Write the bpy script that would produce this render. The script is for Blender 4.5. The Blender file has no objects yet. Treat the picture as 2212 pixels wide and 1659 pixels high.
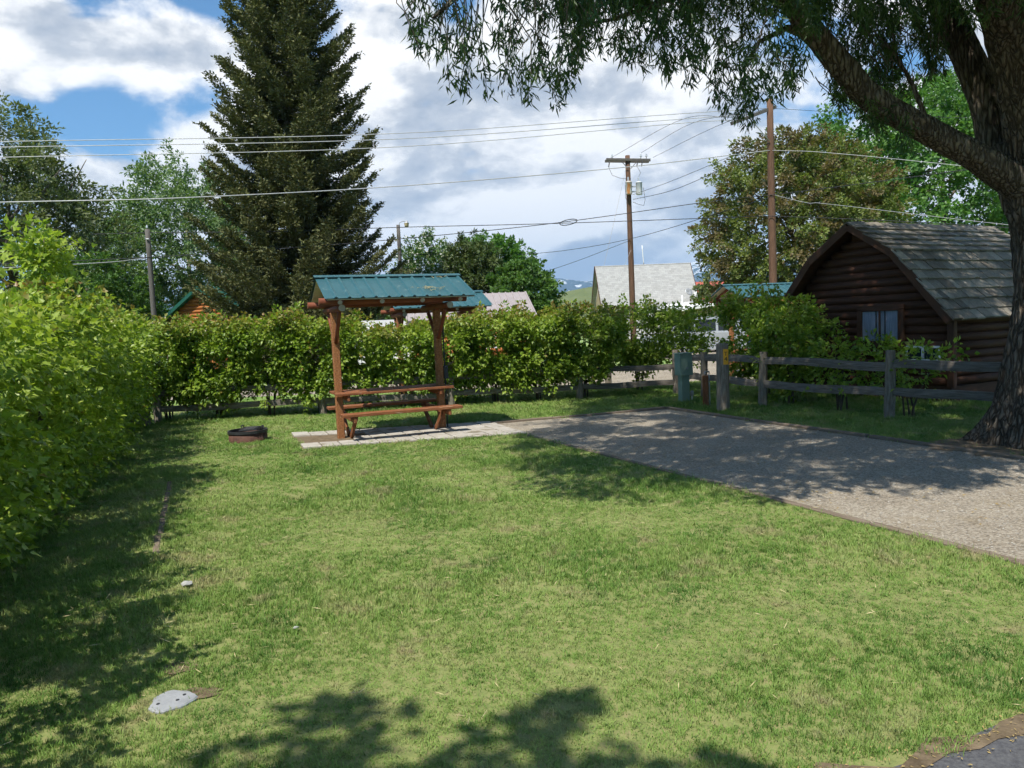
import bpy, bmesh, math, random
import numpy as np
from mathutils import Vector, Matrix, Euler

random.seed(7)
rng = np.random.default_rng(11)
SC = bpy.context.scene
COL = SC.collection
R = math.radians

# ------------------------------------------------------------------ camera
CAM_H = 1.65
FPX = 1620.0                      # focal length for a 2212 px wide frame
PITCH, ROLL = 0.0762, 0.043
cam_d = bpy.data.cameras.new("camera")
cam = bpy.data.objects.new("camera", cam_d)
COL.objects.link(cam)
CAM_R = Matrix.Rotation(math.pi / 2 - PITCH, 3, 'X') @ Matrix.Rotation(-ROLL, 3, 'Z')
cam.matrix_world = Matrix.Translation((0, 0, CAM_H)) @ CAM_R.to_4x4()
cam_d.sensor_width = 36.0
cam_d.lens = FPX / 2212 * 36.0
cam_d.clip_start = 0.05
cam_d.clip_end = 40000
SC.camera = cam

# ------------------------------------------------------------------ light
SHX, SHY = 0.27, 0.53             # shadow offset on the ground per metre of height
sun_elev = math.atan2(1.0, math.hypot(SHX, SHY))
sun_dir = Vector((-SHX, -SHY, 1.0)).normalized()
sun_d = bpy.data.lights.new("sun", 'SUN')
sun_d.energy = 4.9
sun_d.angle = R(0.53)
sun_d.color = (1.0, 0.95, 0.86)
sun = bpy.data.objects.new("sun", sun_d)
sun.rotation_euler = sun_dir.to_track_quat('Z', 'Y').to_euler()
sun.location = (-5, -15, 30)
COL.objects.link(sun)

vs = SC.view_settings
vs.view_transform = 'Standard'
vs.look = 'None'
vs.exposure = 0.55
vs.gamma = 1.0
vs.use_curve_mapping = False
SC.cycles.max_bounces = 5
SC.cycles.diffuse_bounces = 2
SC.cycles.glossy_bounces = 2
SC.cycles.transmission_bounces = 4
SC.cycles.transparent_max_bounces = 6
SC.cycles.volume_bounces = 0
SC.cycles.use_denoising = True
SC.cycles.use_adaptive_sampling = True
SC.cycles.adaptive_threshold = 0.03
SC.cycles.sample_clamp_indirect = 4.0


class NT:
    """small node-tree helper"""
    def __init__(self, tree):
        self.t = tree
        tree.nodes.clear()

    def n(self, typ, **kw):
        nd = self.t.nodes.new(typ)
        for k, v in kw.items():
            if k.startswith('i_'):
                key = k[2:].replace('_', ' ')
                nd.inputs[key].default_value = v
            else:
                setattr(nd, k, v)
        return nd

    def l(self, a, b):
        self.t.links.new(a, b)

    def math(self, op, a, b=None, clamp=False):
        nd = self.t.nodes.new('ShaderNodeMath')
        nd.operation = op
        nd.use_clamp = clamp
        for i, x in enumerate((a, b)):
            if x is None:
                continue
            if isinstance(x, (int, float)):
                nd.inputs[i].default_value = x
            else:
                self.l(x, nd.inputs[i])
        return nd.outputs[0]

    def vmath(self, op, a, b=None):
        nd = self.t.nodes.new('ShaderNodeVectorMath')
        nd.operation = op
        for i, x in enumerate((a, b)):
            if x is None:
                continue
            if isinstance(x, (tuple, list, Vector)):
                nd.inputs[i].default_value = tuple(x)
            else:
                self.l(x, nd.inputs[i])
        return nd

    def noise(self, vec, scale, detail=4, rough=0.55, dist=0.0):
        nd = self.n('ShaderNodeTexNoise')
        nd.inputs['Scale'].default_value = scale
        nd.inputs['Detail'].default_value = detail
        nd.inputs['Roughness'].default_value = rough
        nd.inputs['Distortion'].default_value = dist
        if vec is not None:
            self.l(vec, nd.inputs['Vector'])
        return nd.outputs[0]

    def ramp(self, fac, stops, interp='LINEAR'):
        nd = self.n('ShaderNodeValToRGB')
        cr = nd.color_ramp
        cr.interpolation = interp
        while len(cr.elements) < len(stops):
            cr.elements.new(0.5)
        for e, (p, c) in zip(cr.elements, stops):
            e.position = p
            e.color = (c[0], c[1], c[2], 1) if not isinstance(c, (int, float)) else (c, c, c, 1)
        self.l(fac, nd.inputs[0])
        return nd.outputs[0]

    def mix(self, fac, a, b):
        nd = self.n('ShaderNodeMix')
        nd.data_type = 'RGBA'
        for i, x in ((0, fac), (6, a), (7, b)):
            if isinstance(x, (int, float)):
                nd.inputs[i].default_value = x
            elif isinstance(x, (tuple, list)):
                nd.inputs[i].default_value = (x[0], x[1], x[2], 1)
            else:
                self.l(x, nd.inputs[i])
        return nd.outputs[2]


# ------------------------------------------------------------------ world
def ray(px, py):
    d = Vector(((px - 1106.0) / FPX, (829.5 - py) / FPX, -1.0))
    return (CAM_R @ d).normalized()


W = bpy.data.worlds.new("World")
SC.world = W
W.use_nodes = True
w = NT(W.node_tree)
out = w.n('ShaderNodeOutputWorld')
bg = w.n('ShaderNodeBackground')
bg.inputs['Strength'].default_value = 0.1
w.l(bg.outputs[0], out.inputs[0])
sky = w.n('ShaderNodeTexSky')
sky.sky_type = 'NISHITA'
sky.sun_disc = False
sky.sun_elevation = sun_elev
sky.sun_rotation = math.atan2(sun_dir.x, sun_dir.y)
sky.altitude = 900
sky.air_density = 1.0
sky.dust_density = 0.6
sky.ozone_density = 1.6
skyc = w.n('ShaderNodeMix')
skyc.data_type = 'RGBA'
skyc.blend_type = 'MULTIPLY'
skyc.inputs[0].default_value = 1.0
w.l(sky.outputs[0], skyc.inputs[6])
skyc.inputs[7].default_value = (0.52, 0.94, 1.14, 1)
tc = w.n('ShaderNodeTexCoord')
dirv = tc.outputs['Generated']
st = w.vmath('MULTIPLY', dirv, (1.0, 1.0, 1.9)).outputs[0]


def cloud_density(vec):
    a = w.noise(vec, 3.0, 2.0, 0.5, 0.15)
    b = w.noise(vec, 7.5, 7.0, 0.58, 0.25)
    s = w.math('ADD', w.math('MULTIPLY', a, 0.55), w.math('MULTIPLY', b, 0.45))
    return s


d0 = cloud_density(w.vmath('ADD', st, (3.7, 1.3, 0.4)).outputs[0])
d1 = cloud_density(w.vmath('ADD', st, (3.7 - 0.035, 1.3 - 0.02, 0.4 + 0.085)).outputs[0])


def blob(px, py, width_deg, amount):
    """smooth bump round a direction of the sky"""
    c = ray(px, py)
    dt = w.vmath('DOT_PRODUCT', dirv, tuple(c)).outputs['Value']
    k = 1.0 / (1 - math.cos(R(width_deg)))
    e = w.math('MULTIPLY', w.math('SUBTRACT', 1.0, dt), -k)
    ex = w.math('POWER', 2.718, e)
    return w.math('MULTIPLY', ex, amount)


bias = blob(1106, 420, 30.0, 0.085)
for bl in ((200, 235, 3.2, -0.16), (330, 225, 3.2, -0.17), (440, 200, 2.6, -0.14), (60, 240, 3.0, -0.13), (200, 12, 1.8, -0.14), (310, 60, 1.5, -0.12),
           (430, 15, 2.2, -0.14), (985, 8, 1.6, -0.12), (1720, 70, 2.5, -0.06),
           (330, 115, 3.0, 0.27), (110, 110, 3.6, 0.20), (450, 100, 2.6, 0.24), (60, 20, 2.5, 0.12), (250, 90, 2.2, 0.12),
           (330, 400, 7.0, 0.16), (1000, 330, 9.0, 0.12), (1400, 350, 10.0, 0.14), (2000, 300, 10.0, 0.08), (1250, 560, 7, 0.12)):
    bias = w.math('ADD', bias, blob(*bl))
dens = w.math('ADD', d0, bias)
cover = w.ramp(dens, [(0.53, 0.0), (0.63, 1.0)], 'EASE')
relief = w.math('SUBTRACT', d0, d1)
lit = w.math('ADD', w.math('MULTIPLY', relief, 6.4), 0.68)
thick = w.math('MULTIPLY', w.math('SUBTRACT', dens, 0.60), 0.9)
lit = w.math('SUBTRACT', lit, thick)
for bl in ((1300, 590, 6, -0.34), (1050, 200, 3.0, -0.25), (1560, 430, 5, -0.14), (1150, 300, 3.0, -0.10), (1000, 60, 5, 0.22), (1250, 400, 5, 0.16), (900, 300, 4, 0.10), (60, 60, 3.5, -0.10)):
    lit = w.math('ADD', lit, blob(*bl))
ccol = w.ramp(lit, [(0.0, (3.3, 3.65, 4.25)), (0.34, (4.8, 5.0, 5.3)), (0.54, (6.9, 6.9, 6.9)), (0.76, (9.0, 8.8, 8.5))])
w.l(w.mix(cover, skyc.outputs[2], ccol), bg.inputs['Color'])


# ------------------------------------------------------------------ geometry helpers
def G(px, py, z=0.0):
    """point of the photograph (2212 px wide) on the level z"""
    d = ray(px, py)
    t = (z - CAM_H) / d.z
    return Vector((d.x * t, d.y * t, z))


def AT(px, py, y):
    """point of the photograph at the distance y"""
    d = ray(px, py)
    t = y / d.y
    return Vector((d.x * t, y, CAM_H + d.z * t))


CR_INV = CAM_R.transposed()


def project(P):
    """P (n,3) -> px, py"""
    M = np.array(CR_INV)
    q = (np.asarray(P) - np.array([0, 0, CAM_H])) @ M.T
    zz = np.minimum(q[:, 2], -1e-3)
    return 1106 + FPX * q[:, 0] / -zz, 829.5 - FPX * q[:, 1] / -zz, -q[:, 2]


def put(name, me, mat=None, parent=None, M=None):
    o = bpy.data.objects.new(name, me)
    COL.objects.link(o)
    if me is not None and mat is not None and len(me.materials) == 0:
        me.materials.append(mat)
    if parent is not None:
        o.parent = parent
    if M is not None:
        o.matrix_basis = M
    return o


def tag(o, label, cat, group=None, kind=None):
    if label:
        o['label'] = label
    if cat:
        o['category'] = cat
    if group:
        o['group'] = group
    if kind:
        o['kind'] = kind
    return o


def thing(name, label, cat, loc=(0, 0, 0), rotz=0.0, group=None):
    o = bpy.data.objects.new(name, None)
    COL.objects.link(o)
    o.empty_display_size = 0.3
    o.matrix_basis = Matrix.Translation(loc) @ Matrix.Rotation(rotz, 4, 'Z')
    return tag(o, label, cat, group)


def structure(o):
    o['kind'] = 'structure'
    return o


def copy_tree(o, parent=None):
    c = o.copy()
    COL.objects.link(c)
    c.parent = parent
    for ch in list(o.children):
        copy_tree(ch, c)
    return c


class MB:
    def __init__(self):
        self.v, self.f = [], []

    def add(self, vs_, fs):
        b = len(self.v)
        self.v += [tuple(p) for p in vs_]
        self.f += [tuple(i + b for i in q) for q in fs]
        return self

    def box(self, x0, x1, y0, y1, z0, z1, M=None):
        p = [Vector(c) for c in ((x0, y0, z0), (x1, y0, z0), (x1, y1, z0), (x0, y1, z0),
                                 (x0, y0, z1), (x1, y0, z1), (x1, y1, z1), (x0, y1, z1))]
        if M is not None:
            p = [M @ q for q in p]
        return self.add(p, [(0, 3, 2, 1), (4, 5, 6, 7), (0, 1, 5, 4), (1, 2, 6, 5), (2, 3, 7, 6), (3, 0, 4, 7)])

    def tube(self, pts, rad, n=8, cap=True, wob=0.0, ph=0.0):
        pts = [Vector(p) for p in pts]
        if isinstance(rad, (int, float)):
            rad = [rad] * len(pts)
        t0 = (pts[1] - pts[0]).normalized()
        a = t0.orthogonal().normalized()
        rings = []
        for i, p in enumerate(pts):
            t = (pts[min(i + 1, len(pts) - 1)] - pts[max(i - 1, 0)]).normalized()
            a = (a - t * a.dot(t))
            a = a.normalized() if a.length > 1e-6 else t.orthogonal().normalized()
            b = t.cross(a)
            ring = []
            for k in range(n):
                an = 2 * math.pi * k / n + ph
                r = rad[i] * (1 + wob * (random.random() - 0.5))
                ring.append(p + (a * math.cos(an) + b * math.sin(an)) * r)
            rings.append(ring)
        vs_ = [q for rg in rings for q in rg]
        fs = []
        for i in range(len(pts) - 1):
            for k in range(n):
                k2 = (k + 1) % n
                fs.append((i * n + k, i * n + k2, (i + 1) * n + k2, (i + 1) * n + k))
        if cap:
            fs.append(tuple(range(n - 1, -1, -1)))
            fs.append(tuple((len(pts) - 1) * n + k for k in range(n)))
        return self.add(vs_, fs)

    def lathe(self, prof, n=24, c=(0, 0, 0)):
        vs_, fs = [], []
        for r, z in prof:
            for k in range(n):
                a = 2 * math.pi * k / n
                vs_.append((c[0] + r * math.cos(a), c[1] + r * math.sin(a), c[2] + z))
        for i in range(len(prof) - 1):
            for k in range(n):
                k2 = (k + 1) % n
                fs.append((i * n + k, i * n + k2, (i + 1) * n + k2, (i + 1) * n + k))
        return self.add(vs_, fs)

    def prism(self, poly, axis_from, axis_to):
        """poly: list of 3d points (closed, convex or not); extrude from offset a to offset b"""
        a, b = Vector(axis_from), Vector(axis_to)
        n = len(poly)
        vs_ = [Vector(p) + a for p in poly] + [Vector(p) + b for p in poly]
        fs = [tuple(range(n - 1, -1, -1)), tuple(range(n, 2 * n))]
        for i in range(n):
            j = (i + 1) % n
            fs.append((i, j, n + j, n + i))
        return self.add(vs_, fs)

    def mesh(self, name, smooth=False, off=None):
        me = bpy.data.meshes.new(name)
        vv = self.v
        if off is not None:
            vv = [(p[0] - off[0], p[1] - off[1], p[2] - off[2]) for p in vv]
        me.from_pydata(vv, [], self.f)
        bm = bmesh.new()
        bm.from_mesh(me)
        bmesh.ops.recalc_face_normals(bm, faces=bm.faces)
        bm.to_mesh(me)
        bm.free()
        if smooth:
            me.polygons.foreach_set('use_smooth', [True] * len(me.polygons))
        me.update()
        return me

    def build(self, name, mat, parent=None, smooth=False, off=None, M=None):
        return put(name, self.mesh(name, smooth, off), mat, parent, M)


_bcache = {}


def bevel_box(lx, ly, lz, b=0.006):
    """box centred on the origin with chamfered edges; shared between alike pieces"""
    key = (round(lx, 4), round(ly, 4), round(lz, 4), b)
    if key in _bcache:
        return _bcache[key]
    bm = bmesh.new()
    bmesh.ops.create_cube(bm, size=1.0)
    bmesh.ops.scale(bm, vec=(lx, ly, lz), verts=bm.verts)
    if b > 0:
        bmesh.ops.bevel(bm, geom=list(bm.edges), offset=min(b, lx * .3, ly * .3, lz * .3), segments=1, affect='EDGES')
    me = bpy.data.meshes.new('piece')
    bm.to_mesh(me)
    bm.free()
    _bcache[key] = me
    return me


def frame(p0, p1, up=(0, 0, 1)):
    p0, p1 = Vector(p0), Vector(p1)
    x = (p1 - p0).normalized()
    z = Vector(up)
    if abs(z.normalized().dot(x)) > .98:
        z = Vector((0, 1, 0)) if abs(x.y) < .9 else Vector((1, 0, 0))
    z = (z - x * z.dot(x)).normalized()
    y = z.cross(x)
    M = Matrix((x, y, z)).transposed().to_4x4()
    M.translation = (p0 + p1) / 2
    return M


def board(name, mat, parent, p0, p1, wd, th, up=(0, 0, 1), b=0.006, own=False):
    """plank from p0 to p1, wd across, th along up"""
    L = (Vector(p1) - Vector(p0)).length
    me = bevel_box(L, wd, th, b)
    if own or (len(me.materials) and me.materials[0] != mat):
        me = me.copy()
        me.materials.clear()
    return put(name, me, mat, parent, frame(p0, p1, up))


def log(name, mat, parent, p0, p1, r0, r1=None, n=12, endmat=None, wob=0.06):
    r1 = r0 if r1 is None else r1
    L = (Vector(p1) - Vector(p0)).length
    m = MB()
    k = 5
    m.tube([(-L / 2 + L * i / (k - 1), random.uniform(-1, 1) * r0 * .06, random.uniform(-1, 1) * r0 * .06) for i in range(k)],
           [r0 + (r1 - r0) * i / (k - 1) for i in range(k)], n, True, wob)
    me = m.mesh(name)
    for p in me.polygons:
        p.use_smooth = len(p.vertices) == 4
    me.materials.append(mat)
    if endmat:
        me.materials.append(endmat)
        for p in me.polygons:
            if len(p.vertices) > 4:
                p.material_index = 1
    return put(name, me, None, parent, frame(p0, p1))


# ------------------------------------------------------------------ materials
def new_mat(name):
    m = bpy.data.materials.new(name)
    m.use_nodes = True
    return m, NT(m.node_tree)


def surf(name, c0, c1, scale=6.0, rough=0.8, stretch=(1, 1, 1), bump=0.3, c2=None, detail=6, spec=0.25, metal=0.0,
         coord='Object', bdist=0.02, spots=None):
    """two or three tone noisy surface with fine relief"""
    m, t = new_mat(name)
    o = t.n('ShaderNodeOutputMaterial')
    b = t.n('ShaderNodeBsdfPrincipled')
    t.l(b.outputs[0], o.inputs[0])
    if coord == 'World':
        v = t.n('ShaderNodeNewGeometry').outputs['Position']
    else:
        v = t.n('ShaderNodeTexCoord').outputs['Object']
        oi = t.n('ShaderNodeObjectInfo')
        sc = t.vmath('SCALE', (17, 23, 31))
        t.l(oi.outputs['Random'], sc.inputs[3])
        v = t.vmath('ADD', v, sc.outputs[0]).outputs[0]
    v = t.vmath('MULTIPLY', v, stretch).outputs[0]
    n1 = t.noise(v, scale, detail, 0.6)
    n2 = t.noise(v, scale * 7.3, 4, 0.6)
    f = t.math('ADD', t.math('MULTIPLY', n1, 0.7), t.math('MULTIPLY', n2, 0.3))
    stops = [(0.35, c0), (0.65, c1)] if c2 is None else [(0.32, c0), (0.5, c1), (0.68, c2)]
    c = t.ramp(f, stops)
    if spots:
        n3 = t.noise(v, spots[1], 3, 0.6)
        k = t.ramp(n3, [(spots[2], 0.0), (spots[2] + 0.06, 1.0)])
        c = t.mix(k, c, spots[0])
    t.l(c, b.inputs['Base Color'])
    b.inputs['Roughness'].default_value = rough
    b.inputs['Specular IOR Level'].default_value = spec
    b.inputs['Metallic'].default_value = metal
    if bump > 0:
        bp = t.n('ShaderNodeBump')
        bp.inputs['Strength'].default_value = bump
        bp.inputs['Distance'].default_value = bdist
        t.l(f, bp.inputs['Height'])
        t.l(bp.outputs[0], b.inputs['Normal'])
    return m


def leafmat(name, dark, mid, light, young=None, trans=0.35, rough=0.45, spec=0.35, patch=None, patch_scale=1.2):
    """leaves: each leaf has its own tone (attribute tone), young shoots another (attribute young)"""
    m, t = new_mat(name)
    o = t.n('ShaderNodeOutputMaterial')
    a = t.n('ShaderNodeAttribute')
    a.attribute_name = 'tone'
    c = t.ramp(a.outputs['Fac'], [(0.05, dark), (0.5, mid), (0.95, light)])
    if patch:
        g = t.n('ShaderNodeNewGeometry').outputs['Position']
        k = t.ramp(t.noise(g, patch_scale, 2, 0.5), [(0.47, 0.0), (0.57, 1.0)])
        c = t.mix(k, c, patch)
    if young:
        y = t.n('ShaderNodeAttribute')
        y.attribute_name = 'young'
        c = t.mix(y.outputs['Fac'], c, young)
    b = t.n('ShaderNodeBsdfPrincipled')
    b.inputs['Roughness'].default_value = rough
    b.inputs['Specular IOR Level'].default_value = spec
    t.l(c, b.inputs['Base Color'])
    tr = t.n('ShaderNodeBsdfTranslucent')
    c2 = t.n('ShaderNodeMix')
    c2.data_type = 'RGBA'
    c2.blend_type = 'MULTIPLY'
    c2.inputs[0].default_value = 1.0
    t.l(c, c2.inputs[6])
    c2.inputs[7].default_value = (1.35, 1.45, 0.6, 1)
    t.l(c2.outputs[2], tr.inputs['Color'])
    mx = t.n('ShaderNodeMixShader')
    mx.inputs[0].default_value = trans
    t.l(b.outputs[0], mx.inputs[1])
    t.l(tr.outputs[0], mx.inputs[2])
    t.l(mx.outputs[0], o.inputs[0])
    return m


def glass_mat(name, tint=(0.02, 0.025, 0.03), rough=0.05):
    m, t = new_mat(name)
    o = t.n('ShaderNodeOutputMaterial')
    b = t.n('ShaderNodeBsdfPrincipled')
    v = t.n('ShaderNodeTexCoord').outputs['Object']
    c = t.ramp(t.noise(v, 3.0, 3), [(0.3, tint), (0.7, tuple(x * 1.6 for x in tint))])
    t.l(c, b.inputs['Base Color'])
    b.inputs['Roughness'].default_value = rough
    b.inputs['Specular IOR Level'].default_value = 0.6
    t.l(b.outputs[0], o.inputs[0])
    return m


M = {}
M['stain'] = surf('stained_wood', (0.11, 0.038, 0.016), (0.31, 0.118, 0.046), 5, 0.7, (1.0, 9, 9), 0.5, bdist=0.008, spots=((0.33, 0.22, 0.14), 4.0, 0.62))
M['stain_dark'] = surf('stained_log', (0.13, 0.035, 0.018), (0.24, 0.075, 0.035), 5, 0.65, (1.0, 8, 8), 0.3, bdist=0.006)
M['stain_post'] = surf('stained_post', (0.15, 0.055, 0.02), (0.40, 0.18, 0.07), 5, 0.75, (9, 9, 0.8), 0.5, bdist=0.008, spots=((0.38, 0.25, 0.15), 3.0, 0.64))
M['log_end'] = surf('log_end', (0.30, 0.27, 0.22), (0.42, 0.36, 0.28), 20, 0.85)
M['cream'] = surf('cream_board', (0.46, 0.43, 0.30), (0.56, 0.53, 0.40), 3, 0.7, bump=0.1)
M['teal'] = surf('teal_metal', (0.024, 0.085, 0.100), (0.038, 0.115, 0.128), 3.5, 0.42, (1, 1, 1), 0.05, spec=0.5,
                 spots=((0.10, 0.17, 0.17), 9.0, 0.63))
M['teal_green'] = surf('green_metal', (0.012, 0.085, 0.065), (0.018, 0.115, 0.09), 3.5, 0.45, bump=0.05, spec=0.5)
M['grey_wood'] = surf('weathered_wood', (0.06, 0.050, 0.042), (0.15, 0.132, 0.112), 6, 0.9, (0.8, 9, 9), 0.6, c2=(0.23, 0.205, 0.178), bdist=0.01)
M['grey_post'] = surf('weathered_post', (0.08, 0.066, 0.052), (0.185, 0.158, 0.125), 6, 0.9, (9, 9, 0.9), 0.6, c2=(0.31, 0.27, 0.22), bdist=0.01)
M['pole'] = surf('pole_wood', (0.075, 0.042, 0.026), (0.17, 0.095, 0.06), 4, 0.9, (9, 9, 0.7), 0.5, bdist=0.01)
M['pole_grey'] = surf('pole_wood_grey', (0.07, 0.065, 0.06), (0.15, 0.135, 0.12), 4, 0.9, (9, 9, 0.7), 0.5, bdist=0.01)
M['concrete'] = surf('concrete', (0.30, 0.27, 0.23), (0.45, 0.42, 0.37), 5, 0.9, bump=0.3, bdist=0.004, spots=((0.22, 0.19, 0.14), 3.0, 0.60))
M['cover'] = surf('grey_concrete', (0.22, 0.23, 0.245), (0.32, 0.33, 0.345), 14, 0.85, bump=0.2, bdist=0.003)
M['soil'] = surf('soil', (0.085, 0.062, 0.036), (0.20, 0.15, 0.095), 9, 0.95, bump=0.5, coord='World')
M['rust'] = surf('rusty_steel', (0.045, 0.022, 0.016), (0.11, 0.055, 0.04), 7, 0.8, bump=0.2, bdist=0.004, c2=(0.085, 0.036, 0.026))
M['black_steel'] = surf('black_steel', (0.012, 0.013, 0.015), (0.035, 0.036, 0.038), 12, 0.55, bump=0.1, spec=0.5)
M['ash'] = surf('ash', (0.05, 0.045, 0.04), (0.16, 0.15, 0.14), 14, 0.95)
M['utility_green'] = surf('utility_green', (0.18, 0.255, 0.205), (0.24, 0.32, 0.26), 4, 0.55, bump=0.05, spec=0.4)
M['galv'] = surf('galvanised', (0.34, 0.35, 0.36), (0.48, 0.49, 0.5), 9, 0.45, metal=0.4, bump=0.05)
M['white'] = surf('white_paint', (0.70, 0.71, 0.72), (0.80, 0.80, 0.80), 3, 0.45, bump=0.03)
M['yellow'] = surf('yellow_plate', (0.62, 0.29, 0.015), (0.72, 0.36, 0.02), 5, 0.5, bump=0.02)
M['black_paint'] = surf('black_paint', (0.015, 0.015, 0.015), (0.03, 0.03, 0.03), 5, 0.6, bump=0.0)
M['cabin_log'] = surf('cabin_log', (0.045, 0.018, 0.010), (0.095, 0.040, 0.020), 4, 0.7, (0.8, 8, 8), 0.35, bdist=0.008)
M['cabin_trim'] = surf('cabin_trim', (0.06, 0.027, 0.016), (0.105, 0.050, 0.028), 4, 0.75, (0.8, 8, 8), 0.3, bdist=0.006)
M['shake'] = surf('cedar_shake', (0.13, 0.112, 0.088), (0.27, 0.24, 0.195), 5, 0.92, (9, 0.8, 9), 0.5, bdist=0.006)
M['shake_b'] = surf('cedar_shake_pale', (0.20, 0.178, 0.145), (0.34, 0.305, 0.25), 5, 0.92, (9, 0.8, 9), 0.5, bdist=0.006)
M['shake_c'] = surf('cedar_shake_dark', (0.085, 0.072, 0.057), (0.19, 0.165, 0.13), 5, 0.92, (9, 0.8, 9), 0.5, bdist=0.006)
M['orange_log'] = surf('orange_log', (0.30, 0.095, 0.025), (0.46, 0.17, 0.05), 4, 0.7, (0.8, 8, 8), 0.3)
M['tan'] = surf('tan_siding', (0.36, 0.27, 0.17), (0.44, 0.34, 0.23), 3, 0.85, bump=0.1)
M['grey_metal'] = surf('grey_metal', (0.27, 0.235, 0.23), (0.35, 0.31, 0.30), 3, 0.5, bump=0.05, spec=0.4)
M['red_roof'] = surf('red_roof', (0.33, 0.075, 0.055), (0.42, 0.11, 0.08), 3, 0.7, bump=0.1)
M['glass'] = glass_mat('window_glass')
M['curtain'] = surf('curtain', (0.16, 0.20, 0.26), (0.30, 0.34, 0.42), 5, 0.9, (9, 9, 0.6), 0.2)
M['silver'] = surf('silver_paint', (0.36, 0.38, 0.40), (0.42, 0.44, 0.46), 2, 0.3, metal=0.3, bump=0.0, spec=0.5)
M['dark_blue'] = surf('dark_blue_paint', (0.015, 0.025, 0.06), (0.02, 0.035, 0.08), 2, 0.25, bump=0.0, spec=0.5)
M['tyre'] = surf('tyre', (0.015, 0.015, 0.015), (0.03, 0.03, 0.03), 9, 0.85)
M['red_lens'] = surf('red_lens', (0.45, 0.02, 0.02), (0.55, 0.03, 0.03), 5, 0.25, bump=0.0, spec=0.5)
M['wire'] = surf('bare_wire', (0.34, 0.35, 0.36), (0.5, 0.5, 0.5), 9, 0.45, bump=0.0, metal=0.2)
M['cable'] = surf('black_cable', (0.018, 0.02, 0.024), (0.035, 0.037, 0.04), 9, 0.55, bump=0.0)
M['porcelain'] = surf('porcelain', (0.32, 0.36, 0.40), (0.5, 0.54, 0.58), 5, 0.3, bump=0.0, spec=0.5)
M['rust_tank'] = surf('rust_streaked_paint', (0.55, 0.53, 0.48), (0.62, 0.60, 0.55), 3, 0.6, (6, 6, 0.8), 0.05, spots=((0.50, 0.21, 0.06), 1.6, 0.48))
M['grey_tank'] = surf('grey_tank_paint', (0.52, 0.54, 0.55), (0.62, 0.63, 0.63), 3, 0.5, (6, 6, 0.8), 0.05, spots=((0.45, 0.21, 0.07), 2.2, 0.63))
M['litter'] = surf('dry_leaf', (0.22, 0.15, 0.06), (0.34, 0.25, 0.10), 3, 0.8, bump=0.0, coord='World', c2=(0.28, 0.17, 0.07))
M['straw'] = surf('straw', (0.40, 0.33, 0.17), (0.55, 0.47, 0.26), 9, 0.85, bump=0.0)
M['stone'] = surf('pale_stone', (0.26, 0.26, 0.25), (0.38, 0.38, 0.36), 9, 0.85, bump=0.3)
M['pebble'] = surf('pebble', (0.20, 0.175, 0.145), (0.36, 0.33, 0.28), 22, 0.9, bump=0.0, coord='World', c2=(0.52, 0.49, 0.43))
M['timber'] = surf('edging_timber', (0.12, 0.09, 0.065), (0.22, 0.175, 0.13), 6, 0.9, (0.8, 9, 9), 0.5, bdist=0.008)
M['trunk_grey'] = surf('grey_bark', (0.09, 0.075, 0.055), (0.20, 0.175, 0.14), 5, 0.95, (6, 6, 1), 0.7)
M['trunk_pale'] = surf('pale_bark', (0.26, 0.24, 0.17), (0.42, 0.39, 0.29), 4, 0.9, (5, 5, 1), 0.5)
M['stem'] = surf('shrub_stem', (0.07, 0.055, 0.04), (0.13, 0.105, 0.08), 9, 0.9, (5, 5, 1), 0.4)


def bark_material():
    m, t = new_mat('willow_bark')
    o = t.n('ShaderNodeOutputMaterial')
    b = t.n('ShaderNodeBsdfPrincipled')
    t.l(b.outputs[0], o.inputs[0])
    g = t.n('ShaderNodeNewGeometry').outputs['Position']
    v = t.vmath('MULTIPLY', g, (1, 1, 0.16)).outputs[0]
    wv = t.n('ShaderNodeTexVoronoi')
    wv.feature = 'DISTANCE_TO_EDGE'
    wv.inputs['Scale'].default_value = 19
    nz = t.noise(v, 6, 4, 0.6)
    jit = t.n('ShaderNodeCombineXYZ')
    t.l(nz, jit.inputs[0])
    t.l(nz, jit.inputs[1])
    t.l(t.vmath('ADD', v, t.vmath('MULTIPLY', jit.outputs[0], (0.22, 0.22, 0.05)).outputs[0]).outputs[0], wv.inputs['Vector'])
    h = t.math('ADD', t.math('MULTIPLY', wv.outputs['Distance'], 2.2, True), t.math('MULTIPLY', t.noise(v, 38, 5, 0.6), 0.4))
    h = t.math('ADD', h, t.math('MULTIPLY', nz, 0.5))
    c = t.ramp(h, [(0.30, (0.026, 0.020, 0.014)), (0.62, (0.085, 0.066, 0.048)), (1.05, (0.20, 0.165, 0.125))])
    t.l(c, b.inputs['Base Color'])
    b.inputs['Roughness'].default_value = 0.95
    b.inputs['Specular IOR Level'].default_value = 0.1
    bp = t.n('ShaderNodeBump')
    bp.inputs['Strength'].default_value = 1.0
    bp.inputs['Distance'].default_value = 0.05
    t.l(h, bp.inputs['Height'])
    t.l(bp.outputs[0], b.inputs['Normal'])
    return m


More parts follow.
